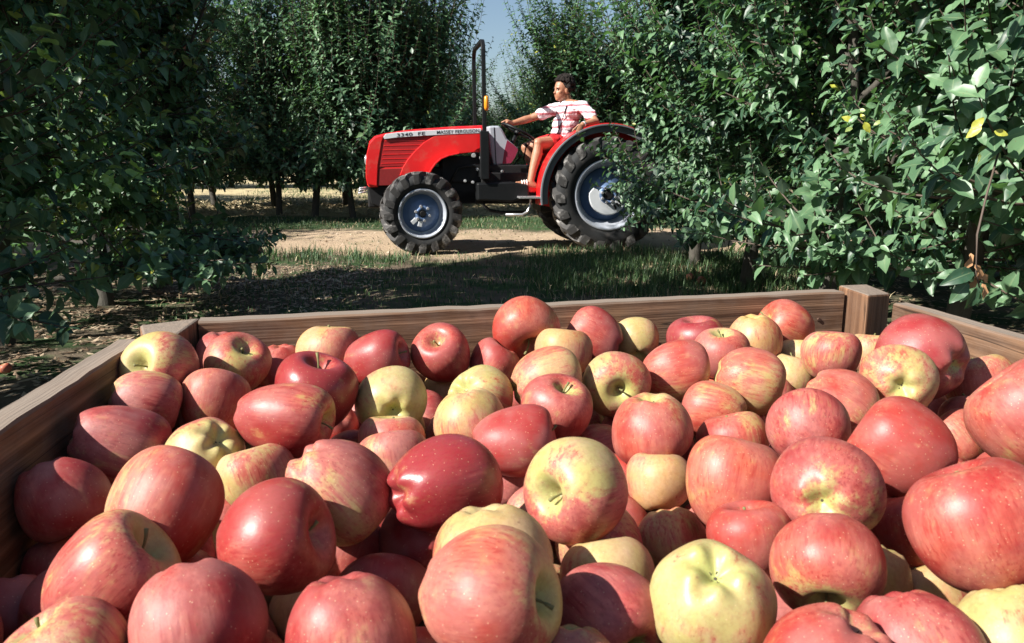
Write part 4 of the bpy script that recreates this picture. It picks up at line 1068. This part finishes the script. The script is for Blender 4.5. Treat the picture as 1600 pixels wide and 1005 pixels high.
# nose band, grille, lower grille and the big wing over the front wheel
side_panel('nose_panel', [(571.5, 262), (573, 240), (577.5, 224), (586, 215), (600, 211), (596.5, 222), (590.5, 258), (589, 291), (573.5, 288), (571.5, 276)], HW-.03, HW+.012, M_red)
side_panel('grille', [(599, 217), (680, 212), (668, 226), (650, 240), (638, 260), (592.5, 261.5)], HW-.02, HW+.004, M_darkred)
side_panel('lower_grille', [(591.5, 264), (637, 262.5), (629, 277), (625, 290), (590, 290.5)], HW-.02, HW+.003, plain('lower_grille_red', (.22, .012, .012), .5, var=.3, scale=50))
for k in range(6):
    yy = 220+k*7; x0 = 598.3-k*.9; x1 = 664-k*6.0
    side_panel('louvre', [(x0+2, yy), (x1, yy-1.2), (x1, yy+.2), (x0+2, yy+1.4)], HW+.002, HW+.007, M_red, bev=.001)
wing = [(624.5, 275), (629, 262), (637, 249), (650, 234), (663, 222), (677, 213.5), (690, 209), (752, 205), (752, 232), (746, 233.5), (741, 238), (718, 240.5), (702, 244), (690, 249), (682, 256), (676, 264), (671, 273)]
side_panel('wing', wing, HW-.02, HW+.020, M_red)
side_panel('wing_lip', [(671, 273), (676, 264), (682, 256), (690, 249), (702, 244), (718, 240.5), (718, 238.5), (701, 242), (688.5, 247), (680, 254.5), (674, 263), (668, 273)], HW+.0, HW+.12, M_red, bev=.003)
# same flank on the far side
for nm, pl, a, b, mt in (('nose_panel', [(571.5, 262), (573, 240), (577.5, 224), (586, 215), (600, 211), (596.5, 222), (590.5, 258), (589, 291), (573.5, 288), (571.5, 276)], -HW-.012, -HW+.03, M_red), ('wing', wing, -HW-.02, -HW+.02, M_red)):
    bm = bmesh.new(); add_prism(bm, TX(pl, HW), a, b); bm_obj(nm, bm, mt, tractor, False, .006)
# front grille insert and bottom
p = T(574, 262, 0)
bm = bmesh.new(); add_box(bm, (T(590, 290, HW).x-.01, -HW+.01, T(590, 293, HW).z), (T(575, 290, HW).x, HW-.01, T(590, 262, HW).z)); bm_obj('radiator_grille', bm, M_red, tractor, False, .02)
for s in (-1, 1):
    bm = bmesh.new(); v = bmesh.ops.create_uvsphere(bm, u_segments=18, v_segments=10, radius=.055)['verts']
    for x in v: x.co = Vector((x.co.x*.35, x.co.y, x.co.z))
    o = bm_obj('headlight', bm, M_steel, tractor, True); o.location = (T(572.5, 250, 0).x+.0, s*.13, T(574, 250, 0).z)
# stripe with lettering
st_poly = [(599, 214.5), (602.5, 209.5), (620, 207.0), (660, 204.2), (700, 202.3), (752, 200.6), (752, 208.2), (700, 210.3), (660, 212.6), (620, 215.2), (601, 217.6)]
stripe = side_panel('stripe', st_poly, HW-.01, HW+.024, M_silver, bev=.003)
def lettering(txt, px0, py0, px1, py1, hgt, parent, y):
    cu = bpy.data.curves.new('lettering', 'FONT'); cu.body = txt; cu.size = 1; cu.offset = .010; cu.extrude = .0; cu.space_character = 1.08
    tmp = bpy.data.objects.new('tmp', cu); COL.objects.link(tmp); dg = bpy.context.evaluated_depsgraph_get(); me = bpy.data.meshes.new_from_object(tmp.evaluated_get(dg)); me.name = 'lettering'
    bpy.data.objects.remove(tmp)
    co = np.array([v.co[:] for v in me.vertices]); x0, x1 = co[:, 0].min(), co[:, 0].max(); y0_, y1_ = co[:, 1].min(), co[:, 1].max()
    A, B = T(px0, py0, y), T(px1, py1, y)
    ex = (B-A); ez = Vector((0, 0, 1))*hgt
    for v in me.vertices:
        u_ = (v.co.x-x0)/(x1-x0); w_ = (v.co.y-y0_)/(y1_-y0_)-.5
        v.co = A + ex*u_ + ez*w_
    me.materials.clear(); me.materials.append(M_letter)
    return link(bpy.data.objects.new('lettering', me), parent)
lettering('3340  FE', 620, 211.4, 664, 208.4, .034, stripe, HW+.0265)
lettering('MASSEY FERGUSON', 682.5, 206.9, 748.5, 204.2, .034, stripe, HW+.0265)
# ---- engine, gearbox, axles (dark)
def boxp(name, a, b, y0, y1, mat=M_iron, bev=.012):
    p, q = T(a[0], a[1], max(y0, y1) if max(y0, y1) > 0 else 0), T(b[0], b[1], max(y0, y1) if max(y0, y1) > 0 else 0)
    bm = bmesh.new(); add_box(bm, (min(p.x, q.x), y0, min(p.z, q.z)), (max(p.x, q.x), y1, max(p.z, q.z))); return bm_obj(name, bm, mat, tractor, False, bev)
boxp('engine_block', (622, 262), (745, 318), -.24, .24)
boxp('engine_cover', (690, 244), (752, 285), -.27, .27)
boxp('gearbox', (742, 258), (850, 318), -.25, .25)
boxp('gearbox_flank', (752, 270), (842, 308), -.33, .33)
boxp('rear_housing', (845, 262), (985, 330), -.24, .24)
boxp('front_ballast', (574, 291), (624, 325), -.20, .20, M_iron, .02)
boxp('front_axle_beam', (648, 320), (672, 342), -.42, .42)
side_panel('chassis_rail', [(575, 291), (640, 291), (745, 300), (745, 318), (640, 322), (598, 325), (580, 318)], .16, .24, M_iron)
side_panel('tank', [(745, 286), (800, 284), (826, 289), (828, 308), (800, 316), (746, 314)], .26, .44, M_black, bev=.02)
for (x, y, r) in ((740, 243, .030), (752, 247, .026), (761, 249, .026), (746, 265, .02), (727, 283, .018), (739, 285, .018), (785, 268, .016)):
    bm = bmesh.new(); v = bmesh.ops.create_cone(bm, cap_ends=True, segments=14, radius1=r, radius2=r*.8, depth=.05)['verts']
    for q in v: q.co = Matrix.Rotation(-PI/2, 4, 'X') @ q.co
    o = bm_obj('filter_cap', bm, M_steel, tractor, False, .004); o.location = T(x, y, .36 if y > 280 else .30)
bm = bmesh.new(); add_tube(bm, [T(744, 288, .1), T(744, 243, .28)], .015); add_tube(bm, [T(700, 290, .3), T(715, 262, .30), T(742, 258, .30), T(762, 275, .32)], .012)
bm_obj('hose', bm, M_black, tractor, True)
bm = bmesh.new(); add_tube(bm, [T(755, 312, .30), T(757, 322, .30), T(766, 329, .30), T(785, 332, .30), T(820, 331, .30)], .016); bm_obj('exhaust_pipe', bm, M_iron, tractor, True)
bm = bmesh.new(); add_tube(bm, [T(790, 335.5, .46), T(816, 335.5, .46), T(824, 331, .46), T(828, 322, .46), T(829, 312, .46)], .013); bm_obj('step', bm, M_steel, tractor, True)
side_panel('footplate', [(812, 307.5), (846, 307.5), (846, 310.5), (812, 310.5)], .18, .60, M_steel, bev=.002)
bm = bmesh.new()
for z in (293, 296, 300): add_tube(bm, [T(574, z, .05), T(563, z+1, .05), T(560, z+4, .05)], .009)
bm_obj('front_hitch', bm, M_steel, tractor, True)
# ---- roll bar in front of the driver
bm = bmesh.new()
zt = T(757, 62, .44).z; xb = T(757, 235, .44).x; xt = T(755, 70, .44).x; zb_ = T(757, 262, .44).z
def barpts(): 
    pts = [Vector((xb, .44, zb_)), Vector((xb, .44, (zb_+zt)/2)), Vector((xt, .44, zt-.14))]
    for k in range(1, 7):
        a = k/6*PI/2; pts.append(Vector((xt, .44-.13+.13*math.cos(a), zt-.13+.13*math.sin(a))))
    q = [Vector((p.x, -p.y, p.z)) for p in pts[::-1]]
    return pts+q
pts = barpts()
# square section tube
prev = None; rings = []
for i, p in enumerate(pts):
    t_ = (pts[min(i+1, len(pts)-1)]-pts[max(i-1, 0)]).normalized(); a = Vector((1, 0, 0)); b = t_.cross(a).normalized(); a = b.cross(t_).normalized()
    rings.append([bm.verts.new(p + a*x*.021 + b*y*.021) for x, y in ((1, 1), (1, -1), (-1, -1), (-1, 1))])
for i in range(len(rings)-1):
    for k in range(4): bm.faces.new((rings[i][k], rings[i][(k+1) % 4], rings[i+1][(k+1) % 4], rings[i+1][k]))
bm.faces.new(rings[0]); bm.faces.new(rings[-1][::-1])
bm_obj('roll_bar', bm, M_black, tractor, False, .006)
bm = bmesh.new()
for s in (-1, 1): add_box(bm, (xb-.045, s*.44-.035, zb_-.12), (xb+.045, s*.44+.035, T(757, 205, .44).z))
add_box(bm, (xb-.05, -.44, zb_-.10), (xb+.05, .44, zb_-.02)); bm_obj('roll_bar_mount', bm, M_black, tractor, False, .006)
bm = bmesh.new(); add_tube(bm, [T(760, 173, .47), T(760, 168, .47), T(760, 152, .47), T(760, 150, .47)], [.014, .024, .024, .014], 12); bm_obj('indicator_lamp', bm, M_amber, tractor, True)
# ---- console, steering wheel
cons = side_panel('console', [(763, 197), (780, 196.5), (785, 202), (792.5, 217), (803, 226), (811, 233.5), (806, 245), (799, 256), (772, 259), (767, 240)], -.20, .22, M_console, bev=.02)
side_panel('console_decal', [(792.5, 219), (803, 227), (809.5, 233.5), (805, 245), (798.5, 255), (785, 256), (788, 236)], .22, .2225, M_decal, cons, bev=0)
side_panel('console_seam', [(771.4, 199), (772.6, 199), (776, 258), (774.5, 258)], .22, .223, M_black, cons, bev=0)
wc = (T(787, 194, .0)+T(831, 217, .0))/2; wd = (T(831, 217, 0)-T(787, 194, 0)); Rw = .19; wdir = wd.normalized()
nrm_w = Vector((wdir.z, 0, -wdir.x)); nrm_w = nrm_w if nrm_w.z > 0 else -nrm_w
bm = bmesh.new(); n = 36; tr_ = .014
rings = []
for k in range(n):
    a = 2*PI*k/n; c = wc + wdir*Rw*math.cos(a) + Vector((0, 1, 0))*Rw*math.sin(a); o_ = (c-wc).normalized()
    rings.append([bm.verts.new(c + (o_*math.cos(b)+nrm_w*math.sin(b))*tr_) for b in np.arange(8)*PI/4])
for k in range(n):
    for j in range(8): bm.faces.new((rings[k][j], rings[k][(j+1) % 8], rings[(k+1) % n][(j+1) % 8], rings[(k+1) % n][j]))
for a in (R(90), R(210), R(330)): add_tube(bm, [wc-nrm_w*.02, wc + (wdir*math.cos(a)+Vector((0, 1, 0))*math.sin(a))*Rw], .009, 6)
add_tube(bm, [wc-nrm_w*.04, wc+nrm_w*.015], .03, 14)
sw = bm_obj('steering_wheel', bm, M_black, tractor, True)
bm = bmesh.new(); add_tube(bm, [wc-nrm_w*.03, wc-nrm_w*.30], .022, 10); bm_obj('steering_column', bm, M_black, tractor, True)
# ---- rear fenders: arc band with grey rubber edge
def fender(side):
    y_in, y_mid, y_out = side*.30, side*.50, side*.645
    def arc_band(name, ra, rb, ya, yb, a0, a1, mat, n=30, th=.0, bev=.002):
        bm = bmesh.new(); ring = []
        for k in range(n+1):
            a = a0+(a1-a0)*k/n; x, z = rc.x+math.cos(a)*ra, (Rr-.015)+math.sin(a)*ra; x2, z2 = rc.x+math.cos(a)*rb, (Rr-.015)+math.sin(a)*rb
            ring.append([bm.verts.new(v) for v in ((x, ya, z), (x, yb, z), (x2, yb, z2), (x2, ya, z2))])
        for i in range(n):
            for j in range(4): bm.faces.new((ring[i][j], ring[i][(j+1) % 4], ring[i+1][(j+1) % 4], ring[i+1][j]))
        bm.faces.new(ring[0]); bm.faces.new(ring[-1][::-1])
        return bm_obj(name, bm, mat, tractor, True if False else False, bev)
    RF = .735
    arc_band('fender', RF-.016, RF, y_in, side*.56, R(-8), R(122), M_red)
    arc_band('fender_edge', RF-.020, RF+.004, side*.56, side*.580, R(-8), R(122), M_red)
    f_ = arc_band('fender_rubber', RF-.085, RF-.020, side*.575, side*.590, R(-8), R(122), M_rubgrey)
    arc_band('fender_flange', RF-.022, RF-.006, side*.58, side*.625, R(-8), R(122), M_rubgrey)
    # inner wall, the red panel beside the seat
    bm = bmesh.new(); n = 24; c = bm.verts.new((rc.x, y_in, Rr)); pr = []
    poly = [(rc.x+math.cos(a)*(RF-.01), (Rr-.015)+math.sin(a)*(RF-.01)) for a in np.linspace(R(-8), R(122), n)] + [(rc.x-.5, .42), (rc.x+.45, .42)]
    bm.free(); bm = bmesh.new(); add_prism(bm, poly, y_in-side*.012, y_in); bm_obj('fender_wall', bm, M_red, tractor, False, .002)
fender(1); fender(-1)
# ---- seat
bm = bmesh.new(); add_box(bm, (rc.x-.02, -.22, .93), (rc.x+.40, .22, 1.02)); bm_obj('seat', bm, M_seat, tractor, False, .03)
bm = bmesh.new(); add_box(bm, (rc.x-.10, -.20, .98), (rc.x-.02, .20, 1.32)); bm_obj('seat_back', bm, M_seat, tractor, False, .03)
bm = bmesh.new(); add_box(bm, (rc.x+.0, -.15, .70), (rc.x+.34, .15, .94)); bm_obj('seat_box', bm, M_iron, tractor, False, .01)
for (a, b, c) in (((818, 250), (822, 229), -.05), ((800, 262), (812, 246), .14)):
    bm = bmesh.new(); add_tube(bm, [T(*a, c), T(*b, c)], .008); add_tube(bm, [T(*b, c), T(b[0]+1, b[1]-4, c)], .02, 10); bm_obj('gear_lever', bm, M_black, tractor, True)
boxp('drawbar', (985, 322), (1018, 330), -.04, .04)
for s in (-1, 1):
    bm = bmesh.new(); add_tube(bm, [Vector((rc.x-.1, s*.2, .55)), Vector((rc.x-.75, s*.28, .42))], .022); bm_obj('lift_arm', bm, M_iron, tractor, True)
# ================================================================== DRIVER
hip = T(872, 222, 0.0)
person = None
def P3(px, py, yl): return T(px, py, yl)
M_skin, t, p = new_mat('tanned_skin'); o = objc(t); n = noise(t, o, 30, 3)
t.links.new(mixc(t, n, (.33, .15, .085), (.43, .21, .125)), p.inputs['Base Color']); p.inputs['Roughness'].default_value = .5
p.inputs['Subsurface Weight'].default_value = .08; p.inputs['Subsurface Radius'].default_value = (.01, .004, .002)
def add_ball(bm, c, r, seg=14, M=None):
    v = bmesh.ops.create_uvsphere(bm, u_segments=seg, v_segments=seg//2+2, radius=1)['verts']
    r = r if hasattr(r, '__len__') else (r, r, r)
    for x in v:
        x.co = Vector((x.co.x*r[0], x.co.y*r[1], x.co.z*r[2]))
        if M is not None: x.co = M @ x.co
        x.co += Vector(c)
def limb(bm, pts, rad, n=14):
    # dense tapered tube with round ends
    add_tube(bm, pts, rad, n)
    for q, r in zip(pts, rad): add_ball(bm, q, r*.995)
def fuse(name, bm, mat, voxel, parent=None, smooth_it=4, mats=None, wrinkle=0):
    me = bpy.data.meshes.new(name); bm.to_mesh(me); bm.free()
    o = bpy.data.objects.new(name, me); COL.objects.link(o)
    rm = o.modifiers.new('r', 'REMESH'); rm.mode = 'VOXEL'; rm.voxel_size = voxel
    sm = o.modifiers.new('s', 'SMOOTH'); sm.factor = .5; sm.iterations = smooth_it
    dg = bpy.context.evaluated_depsgraph_get(); dg.update(); new = bpy.data.meshes.new_from_object(o.evaluated_get(dg)); bpy.data.objects.remove(o)
    new.name = name; new.materials.clear()
    for m in (mats or [mat]): new.materials.append(m)
    if wrinkle:
        from mathutils import noise as mn
        for v in new.vertices:
            q = v.co; v.co = q + v.normal*wrinkle*(mn.noise(Vector((q.x*16+q.z*9, q.y*10, q.z*20-q.x*12))) + .5*mn.noise(q*38))
        new.update()
    new.shade_smooth(); return link(bpy.data.objects.new(name, new), parent)
# joints in the tractor's frame: x forward, y towards the lens (his left), z up
pel = P3(878, 213, .0); pel.z = 1.10; chest = P3(889, 176, .02); neck = P3(886, 160, .03); head = P3(879, 141, .05)
shL = P3(912, 168, .20); shR = P3(862, 172, -.17)
elL = P3(931, 191, .42); wrL = P3(910, 195, .55)
elR = P3(829, 185, -.20); wrR = P3(800, 193, -.13)
hpL = P3(872, 224, .12); hpR = P3(868, 222, -.10)
knL = P3(841, 224, .29); knR = P3(822, 231, -.20)
anL = P3(829, 284, .36); anR = P3(838, 279, -.16)
toL = P3(807, 287, .40); toR = P3(818, 290, -.18)
bm = bmesh.new()
# torso
for q, r in ((pel, (.13, .17, .11)), (pel.lerp(chest, .4), (.115, .155, .13)), (chest, (.125, .175, .14)), (chest.lerp(neck, .55), (.09, .15, .08))): add_ball(bm, q, r, 18)
limb(bm, [neck-Vector((0, 0, .04)), neck.lerp(head, .5)], [.072, .066])
# head turned to his left and slightly down: skull, jaw, nose, brow, ears
hd = (Vector((.93, .36, -.05))).normalized(); hz = (Vector((0, 0, 1)) - hd*hd.z).normalized(); hy = hz.cross(hd)
HM = Matrix((hd, hy, hz)).transposed()
def H3(x, y, z): return head + HM @ Vector((x, y, z))
add_ball(bm, H3(-.012, 0, .028), (.100, .078, .095), 20, HM); add_ball(bm, H3(.030, 0, -.045), (.068, .064, .072), 16, HM)
add_ball(bm, H3(.066, 0, -.092), (.026, .028, .020), 12, HM)       # chin
add_ball(bm, H3(.086, 0, -.010), (.017, .012, .030), 10, HM); add_ball(bm, H3(.103, 0, -.026), (.015, .014, .013), 10, HM)   # nose
add_ball(bm, H3(.076, 0, .022), (.018, .048, .013), 12, HM)        # brow
add_ball(bm, H3(.083, 0, -.057), (.013, .024, .007), 10, HM); add_ball(bm, H3(.080, 0, -.069), (.012, .021, .008), 10, HM)
for s in (-1, 1):
    add_ball(bm, H3(.055, s*.040, -.025), (.03, .022, .025), 10, HM); add_ball(bm, H3(-.005, s*.078, -.015), (.020, .010, .032), 10, HM)
# arms
limb(bm, [shL, shL.lerp(elL, .45), elL], [.056, .050, .040]); limb(bm, [elL, elL.lerp(wrL, .35), wrL], [.041, .042, .027])
limb(bm, [shR, shR.lerp(elR, .45), elR], [.056, .050, .041]); limb(bm, [elR, elR.lerp(wrR, .3), wrR], [.041, .043, .027])
limb(bm, [chest+Vector((0, .05, .07)), shL], [.07, .062]); limb(bm, [chest+Vector((0, -.05, .07)), shR], [.07, .062])
# legs
limb(bm, [hpL, hpL.lerp(knL, .5), knL], [.088, .078, .058]); limb(bm, [hpR, hpR.lerp(knR, .5), knR], [.088, .078, .058])
limb(bm, [knL, knL.lerp(anL, .28)+Vector((-.012, 0, 0)), knL.lerp(anL, .7), anL], [.054, .058, .043, .036]); limb(bm, [knR, knR.lerp(anR, .28), anR], [.054, .056, .036])
for an, to in ((anL, toL), (anR, toR)):
    heel = an + Vector((-.045, 0, -.045)); limb(bm, [heel, an.lerp(to, .55)+Vector((0, 0, -.015)), to], [.034, .036, .022]); limb(bm, [an, heel], [.036, .034])
# left hand: resting on the fender edge, fingers hanging down
dirL = (wrL-elL).normalized(); down = Vector((.25, .12, -.96)).normalized()
palmL = wrL + Vector((.035, .02, -.035)); add_ball(bm, palmL, (.040, .022, .045), 12)
for k, (l, off) in enumerate(((.068, -.030), (.080, -.010), (.076, .011), (.060, .030))):
    b = palmL + Vector((-off, .005, -.030)); m_ = b + Vector((.012-.3*off, .014, -1))*0 + Vector((.010, .012, -.5*l)); e = m_ + Vector((.006, -.006, -.5*l)); limb(bm, [b, m_, e], [.0105, .0095, .008], 8)
tb = palmL+Vector((.030, .0, .008)); limb(bm, [tb, tb+Vector((.032, .006, -.020)), tb+Vector((.046, .004, -.044))], [.012, .011, .009], 8)
# right hand: closed round the wheel rim
rimp = wc - wdir*Rw*.93 + Vector((0, -.06, 0)); palmR = wrR.lerp(rimp, .55)+Vector((0, 0, .022)); limb(bm, [wrR, palmR], [.027, .030], 10); add_ball(bm, palmR, (.042, .036, .022), 12)
for k in range(4):
    o_ = Vector((0, -.030+.020*k, 0)); b = palmR + Vector((.030, 0, .006)) + o_; l = (.8, 1, .97, .8)[k]
    limb(bm, [b, b+Vector((.026*l, 0, -.010)), b+Vector((.026*l, 0, -.038*l)), b+Vector((.006, 0, -.050*l))], [.0105, .010, .009, .008], 8)
tb = palmR+Vector((-.005, .034, -.004)); limb(bm, [tb, tb+Vector((.022, .016, -.014)), tb+Vector((.040, .010, -.022))], [.012, .011, .009], 8)
body = fuse('person', bm, M_skin, .0065)
# root of the figure: the body mesh itself, carried in the tractor's frame
off = Vector(tuple(ORG)); body.rotation_euler = (0, 0, PI+YAW); body.location = off
tag(body, 'dark haired man in a red striped shirt driving the tractor, one hand on the fender', 'person')
person = body
# hair: cap of curls over the skull
def mat_hair():
    m, t, p = new_mat('dark_hair'); o = objc(t); n = noise(t, o, 90, 4, .7)
    t.links.new(mixc(t, n, (.006, .005, .005), (.035, .026, .022)), p.inputs['Base Color']); p.inputs['Roughness'].default_value = .75; p.inputs['Specular IOR Level'].default_value = .2; bump(t, p, n, 1, .02); return m
bm = bmesh.new(); g = np.random.default_rng(5)
add_ball(bm, H3(-.035, 0, .045), (.098, .090, .098), 18, HM)
for k in range(340):
    v = g.normal(0, 1, 3); v /= np.linalg.norm(v)
    if v[0] > .55 and v[2] < .45: continue
    if v[2] < -.40: continue
    if abs(v[1]) > .6 and v[0] > .1 and v[2] < .0: continue
    add_ball(bm, H3(-.030+v[0]*.114, v[1]*.099, .050+v[2]*.112), g.uniform(.012, .024), 8)
fuse('hair', bm, mat_hair(), .0055, person, 1)
M_eye = plain('eye', (.02, .015, .012), .2)
for s in (-1, 1):
    bm = bmesh.new(); add_ball(bm, (0, 0, 0), (.006, .011, .004), 10, HM); e = bm_obj('eye', bm, M_eye, person, True); e.location = H3(.0835, s*.030, .004)
    bm = bmesh.new(); add_ball(bm, (0, 0, 0), (.004, .019, .003), 8, HM); e = bm_obj('eyebrow', bm, M_letter, person, True); e.location = H3(.092, s*.030, .024)
# shirt: torso and sleeves, horizontal red stripes with thin checks
def mat_shirt():
    m, t, p = new_mat('striped_shirt'); o = objc(t); sp = t.nodes.new('ShaderNodeSeparateXYZ'); t.links.new(o, sp.inputs[0])
    nn = noise(t, o, 9, 2)
    zz = math_n(t, 'MULTIPLY_ADD', nn, .030, sp.outputs[2])
    def stripes(v, period, lo, hi, ph=0):
        f = math_n(t, 'FRACT', math_n(t, 'MULTIPLY_ADD', v, 1/period, ph)); a = sstep(t, f, lo-.04, lo+.04); b = math_n(t, 'SUBTRACT', 1, sstep(t, f, hi-.04, hi+.04)); return math_n(t, 'MULTIPLY', a, b)
    wide = stripes(zz, .075, .35, .72); thin = stripes(zz, .075, .86, .93); vert = stripes(math_n(t, 'ADD', sp.outputs[0], math_n(t, 'MULTIPLY', sp.outputs[1], .6)), .035, .3, .5)
    c = mixc(t, math_n(t, 'MULTIPLY', vert, .22), (.78, .76, .78), (.45, .35, .50)); c = mixc(t, math_n(t, 'MULTIPLY', wide, .85), c, (.52, .11, .13)); c = mixc(t, math_n(t, 'MULTIPLY', thin, .6), c, (.55, .12, .15))
    c = mixc(t, math_n(t, 'MULTIPLY', math_n(t, 'MULTIPLY', vert, wide), .5), c, (.30, .05, .10))
    t.links.new(c, p.inputs['Base Color']); p.inputs['Roughness'].default_value = .85; p.inputs['Specular IOR Level'].default_value = .2
    bump(t, p, noise(t, o, 14, 3, .6), .8, .03); return m
bm = bmesh.new()
for q, r in ((pel+Vector((0, 0, .03)), (.155, .190, .13)), (pel.lerp(chest, .30), (.150, .185, .15)), (pel.lerp(chest, .6), (.150, .190, .15)), (chest, (.145, .195, .135)), (chest.lerp(neck, .5), (.115, .170, .080)), (chest.lerp(neck, .85), (.088, .115, .045))): add_ball(bm, q, r, 20)
limb(bm, [chest+Vector((0, .05, .055)), shL, shL.lerp(elL, .40), shL.lerp(elL, .62)], [.080, .070, .066, .066]); limb(bm, [chest+Vector((0, -.05, .055)), shR, shR.lerp(elR, .35), shR.lerp(elR, .52)], [.080, .068, .064, .066])
fuse('shirt', bm, mat_shirt(), .008, person, 3, wrinkle=.008)
bm = bmesh.new(); limb(bm, [hpL, hpL.lerp(knL, .30)], [.104, .100]); limb(bm, [hpR, hpR.lerp(knR, .45)], [.104, .094]); add_ball(bm, pel-Vector((0, 0, .06)), (.145, .185, .09), 16)
fuse('shorts', bm, plain('red_cotton', (.50, .012, .015), .8), .009, person, 3, wrinkle=.008)
# sandals with pale straps
M_sand = plain('red_sandal', (.45, .03, .03), .6); M_strap = plain('pale_strap', (.75, .70, .66), .6)
for an, to in ((anL, toL), (anR, toR)):
    heel = an + Vector((-.055, 0, -.085)); d = to-heel
    bm = bmesh.new(); add_tube(bm, [heel, heel.lerp(to, .5)+Vector((0, 0, -.02)), to+Vector((.015, 0, -.022))], [.030, .040, .030], 12); sdl = bm_obj('sandal', bm, M_sand, person, True)
    for f in (.28, .45, .62):
        bm = bmesh.new(); c = an.lerp(to, f)+Vector((0, 0, -.012)); add_tube(bm, [c+Vector((0, -.040, -.035)), c+Vector((.0, -.026, .020)), c+Vector((0, 0, .034)), c+Vector((0, .026, .020)), c+Vector((0, .040, -.035))], .0085, 6); bm_obj('strap', bm, M_strap, sdl, True)
# watch and the thin black shoulder cord
ax = (elL-wrL).normalized(); bm = bmesh.new()
v = bmesh.ops.create_cone(bm, cap_ends=True, segments=20, radius1=.034, radius2=.034, depth=.020)['verts']
q = ax.to_track_quat('Z', 'Y').to_matrix().to_4x4(); q.translation = wrL+ax*.02
for x in v: x.co = q @ x.co
bm_obj('watch', bm, M_steel, person, False, .003)
bm = bmesh.new(); f1 = Vector((.02, .19, 0))
cord = [neck+Vector((-.03, .07, .02)), chest+Vector((.07, .17, .05)), pel.lerp(chest, .55)+Vector((.10, .155, 0)), pel.lerp(chest, .1)+Vector((.125, .13, 0)), pel+Vector((.12, .12, -.02))]
add_tube(bm, cord, .006, 6); bm_obj('shoulder_cord', bm, M_black, person, True)
# ================================================================== SMALL THINGS
def ground_apple(px, py, Y_D, col, lab, grp=None):
    r = ray(px, py); t_ = (Y_D*.45-CAMH)/r[2]; p = CAMP+r*t_
    make_apple(p+[0, 0, ground_z(p[0], p[1])], Y_D/2, norm(rng.normal(0, 1, 3)), 0, 1, col, lab, 4000+int(px), False, grp, False, FM[int(px) % 6])
g_ = 'windfall apples on the ground by the right hand trees'
ground_apple(1078, 432, .070, (.45, .4, .8, .2), 'leftmost of the three windfalls under the end tree of the right row', g_)
ground_apple(1089, 428, .062, (.70, .2, .6, .2), 'small orange windfall between the two others under the end tree', g_)
ground_apple(1096, 438, .070, (.62, .3, .6, .2), 'rightmost and reddest of the three windfalls under the end tree', g_)
ground_apple(983, 440, .075, (.10, .6, .3, .2), 'pale greyish windfall in the grass right behind the far plank', g_)
ground_apple(9, 580, .055, (.55, .1, .7, .1), 'lone orange windfall in the leaf litter at the left edge')
# withered brown leaves hanging with a few green ones below the near right tree
M_dry = mat_blade('withered_leaf', (.36, .17, .08), (.62, .36, .18), .2)
ctr = at_y(1523, 425, 2.15); spr = empty('hanging_sprig', tuple(ctr)); tag(spr, 'withered brown curled leaves with a few grey green ones hanging over the right plank', 'twig')
bm = bmesh.new(); add_tube(bm, [(.10, .12, .34), (.03, .04, .20), (.0, .01, .10), (.004, 0, 0), (.02, 0, -.05)], [.003, .003, .003, .0025, .002], 6); bm_obj('stalk', bm, M_twig, spr, True)
g = np.random.default_rng(9)
def leaf_at(pos, d, nrm, s, mesh=None, name='leaf'):
    d = Vector(d).normalized(); nv = Vector(nrm); sd_ = nv.cross(d).normalized(); nv = d.cross(sd_)
    Mx = Matrix((d, sd_, nv)).transposed().to_4x4(); Mx.translation = Vector(pos); o = bpy.data.objects.new(name, mesh or LEAF_MESH[int(g.integers(0, 8))]); o.matrix_local = Mx @ Matrix.Scale(s, 4); link(o, spr)
V, T_, tt = leaf_arrays(np.zeros((1, 3)), np.array([[1., 0, 0]]), np.array([[0, 0, 1.]]), np.array([1.]), np.array([.6]), TH); V[:, 1] *= .8; V[:, 2] *= 2.2
DRY = tri_mesh('dry_leaf', V, T_, M_dry, True, {'tint': tt})
for (x, z, dx, dz, s) in ((-.010, .05, -.2, -1, .05), (.0, .02, .5, -.9, .06), (.012, -.01, -.3, -.9, .05), (.01, -.01, .9, -.3, .055), (.015, -.03, .3, -.8, .045)):
    leaf_at((x, g.uniform(-.015, .015), z), (dx, g.uniform(-.4, .1), dz), (.3, -1, .4), s, DRY, 'dry_leaf')
for (x, z, dx, dz, s) in ((-.005, .0, -1, -.25, .085), (0, -.01, -.9, .1, .06), (-.01, -.03, -.6, -.7, .07), (.01, -.04, -.2, -1, .07), (.02, -.04, .25, -1, .05), (-.03, -.005, -1, -.1, .06), (.01, .11, .5, .4, .03), (.02, .08, .7, -.2, .03)):
    leaf_at((x, g.uniform(-.015, .015), z), (dx, g.uniform(-.3, .1), dz), (.1, -.9, .6), s)

tot = {}
for o in SC.objects:
    if o.type == 'MESH': tot[o.name.split('.')[0]] = tot.get(o.name.split('.')[0], 0) + len(o.data.polygons)
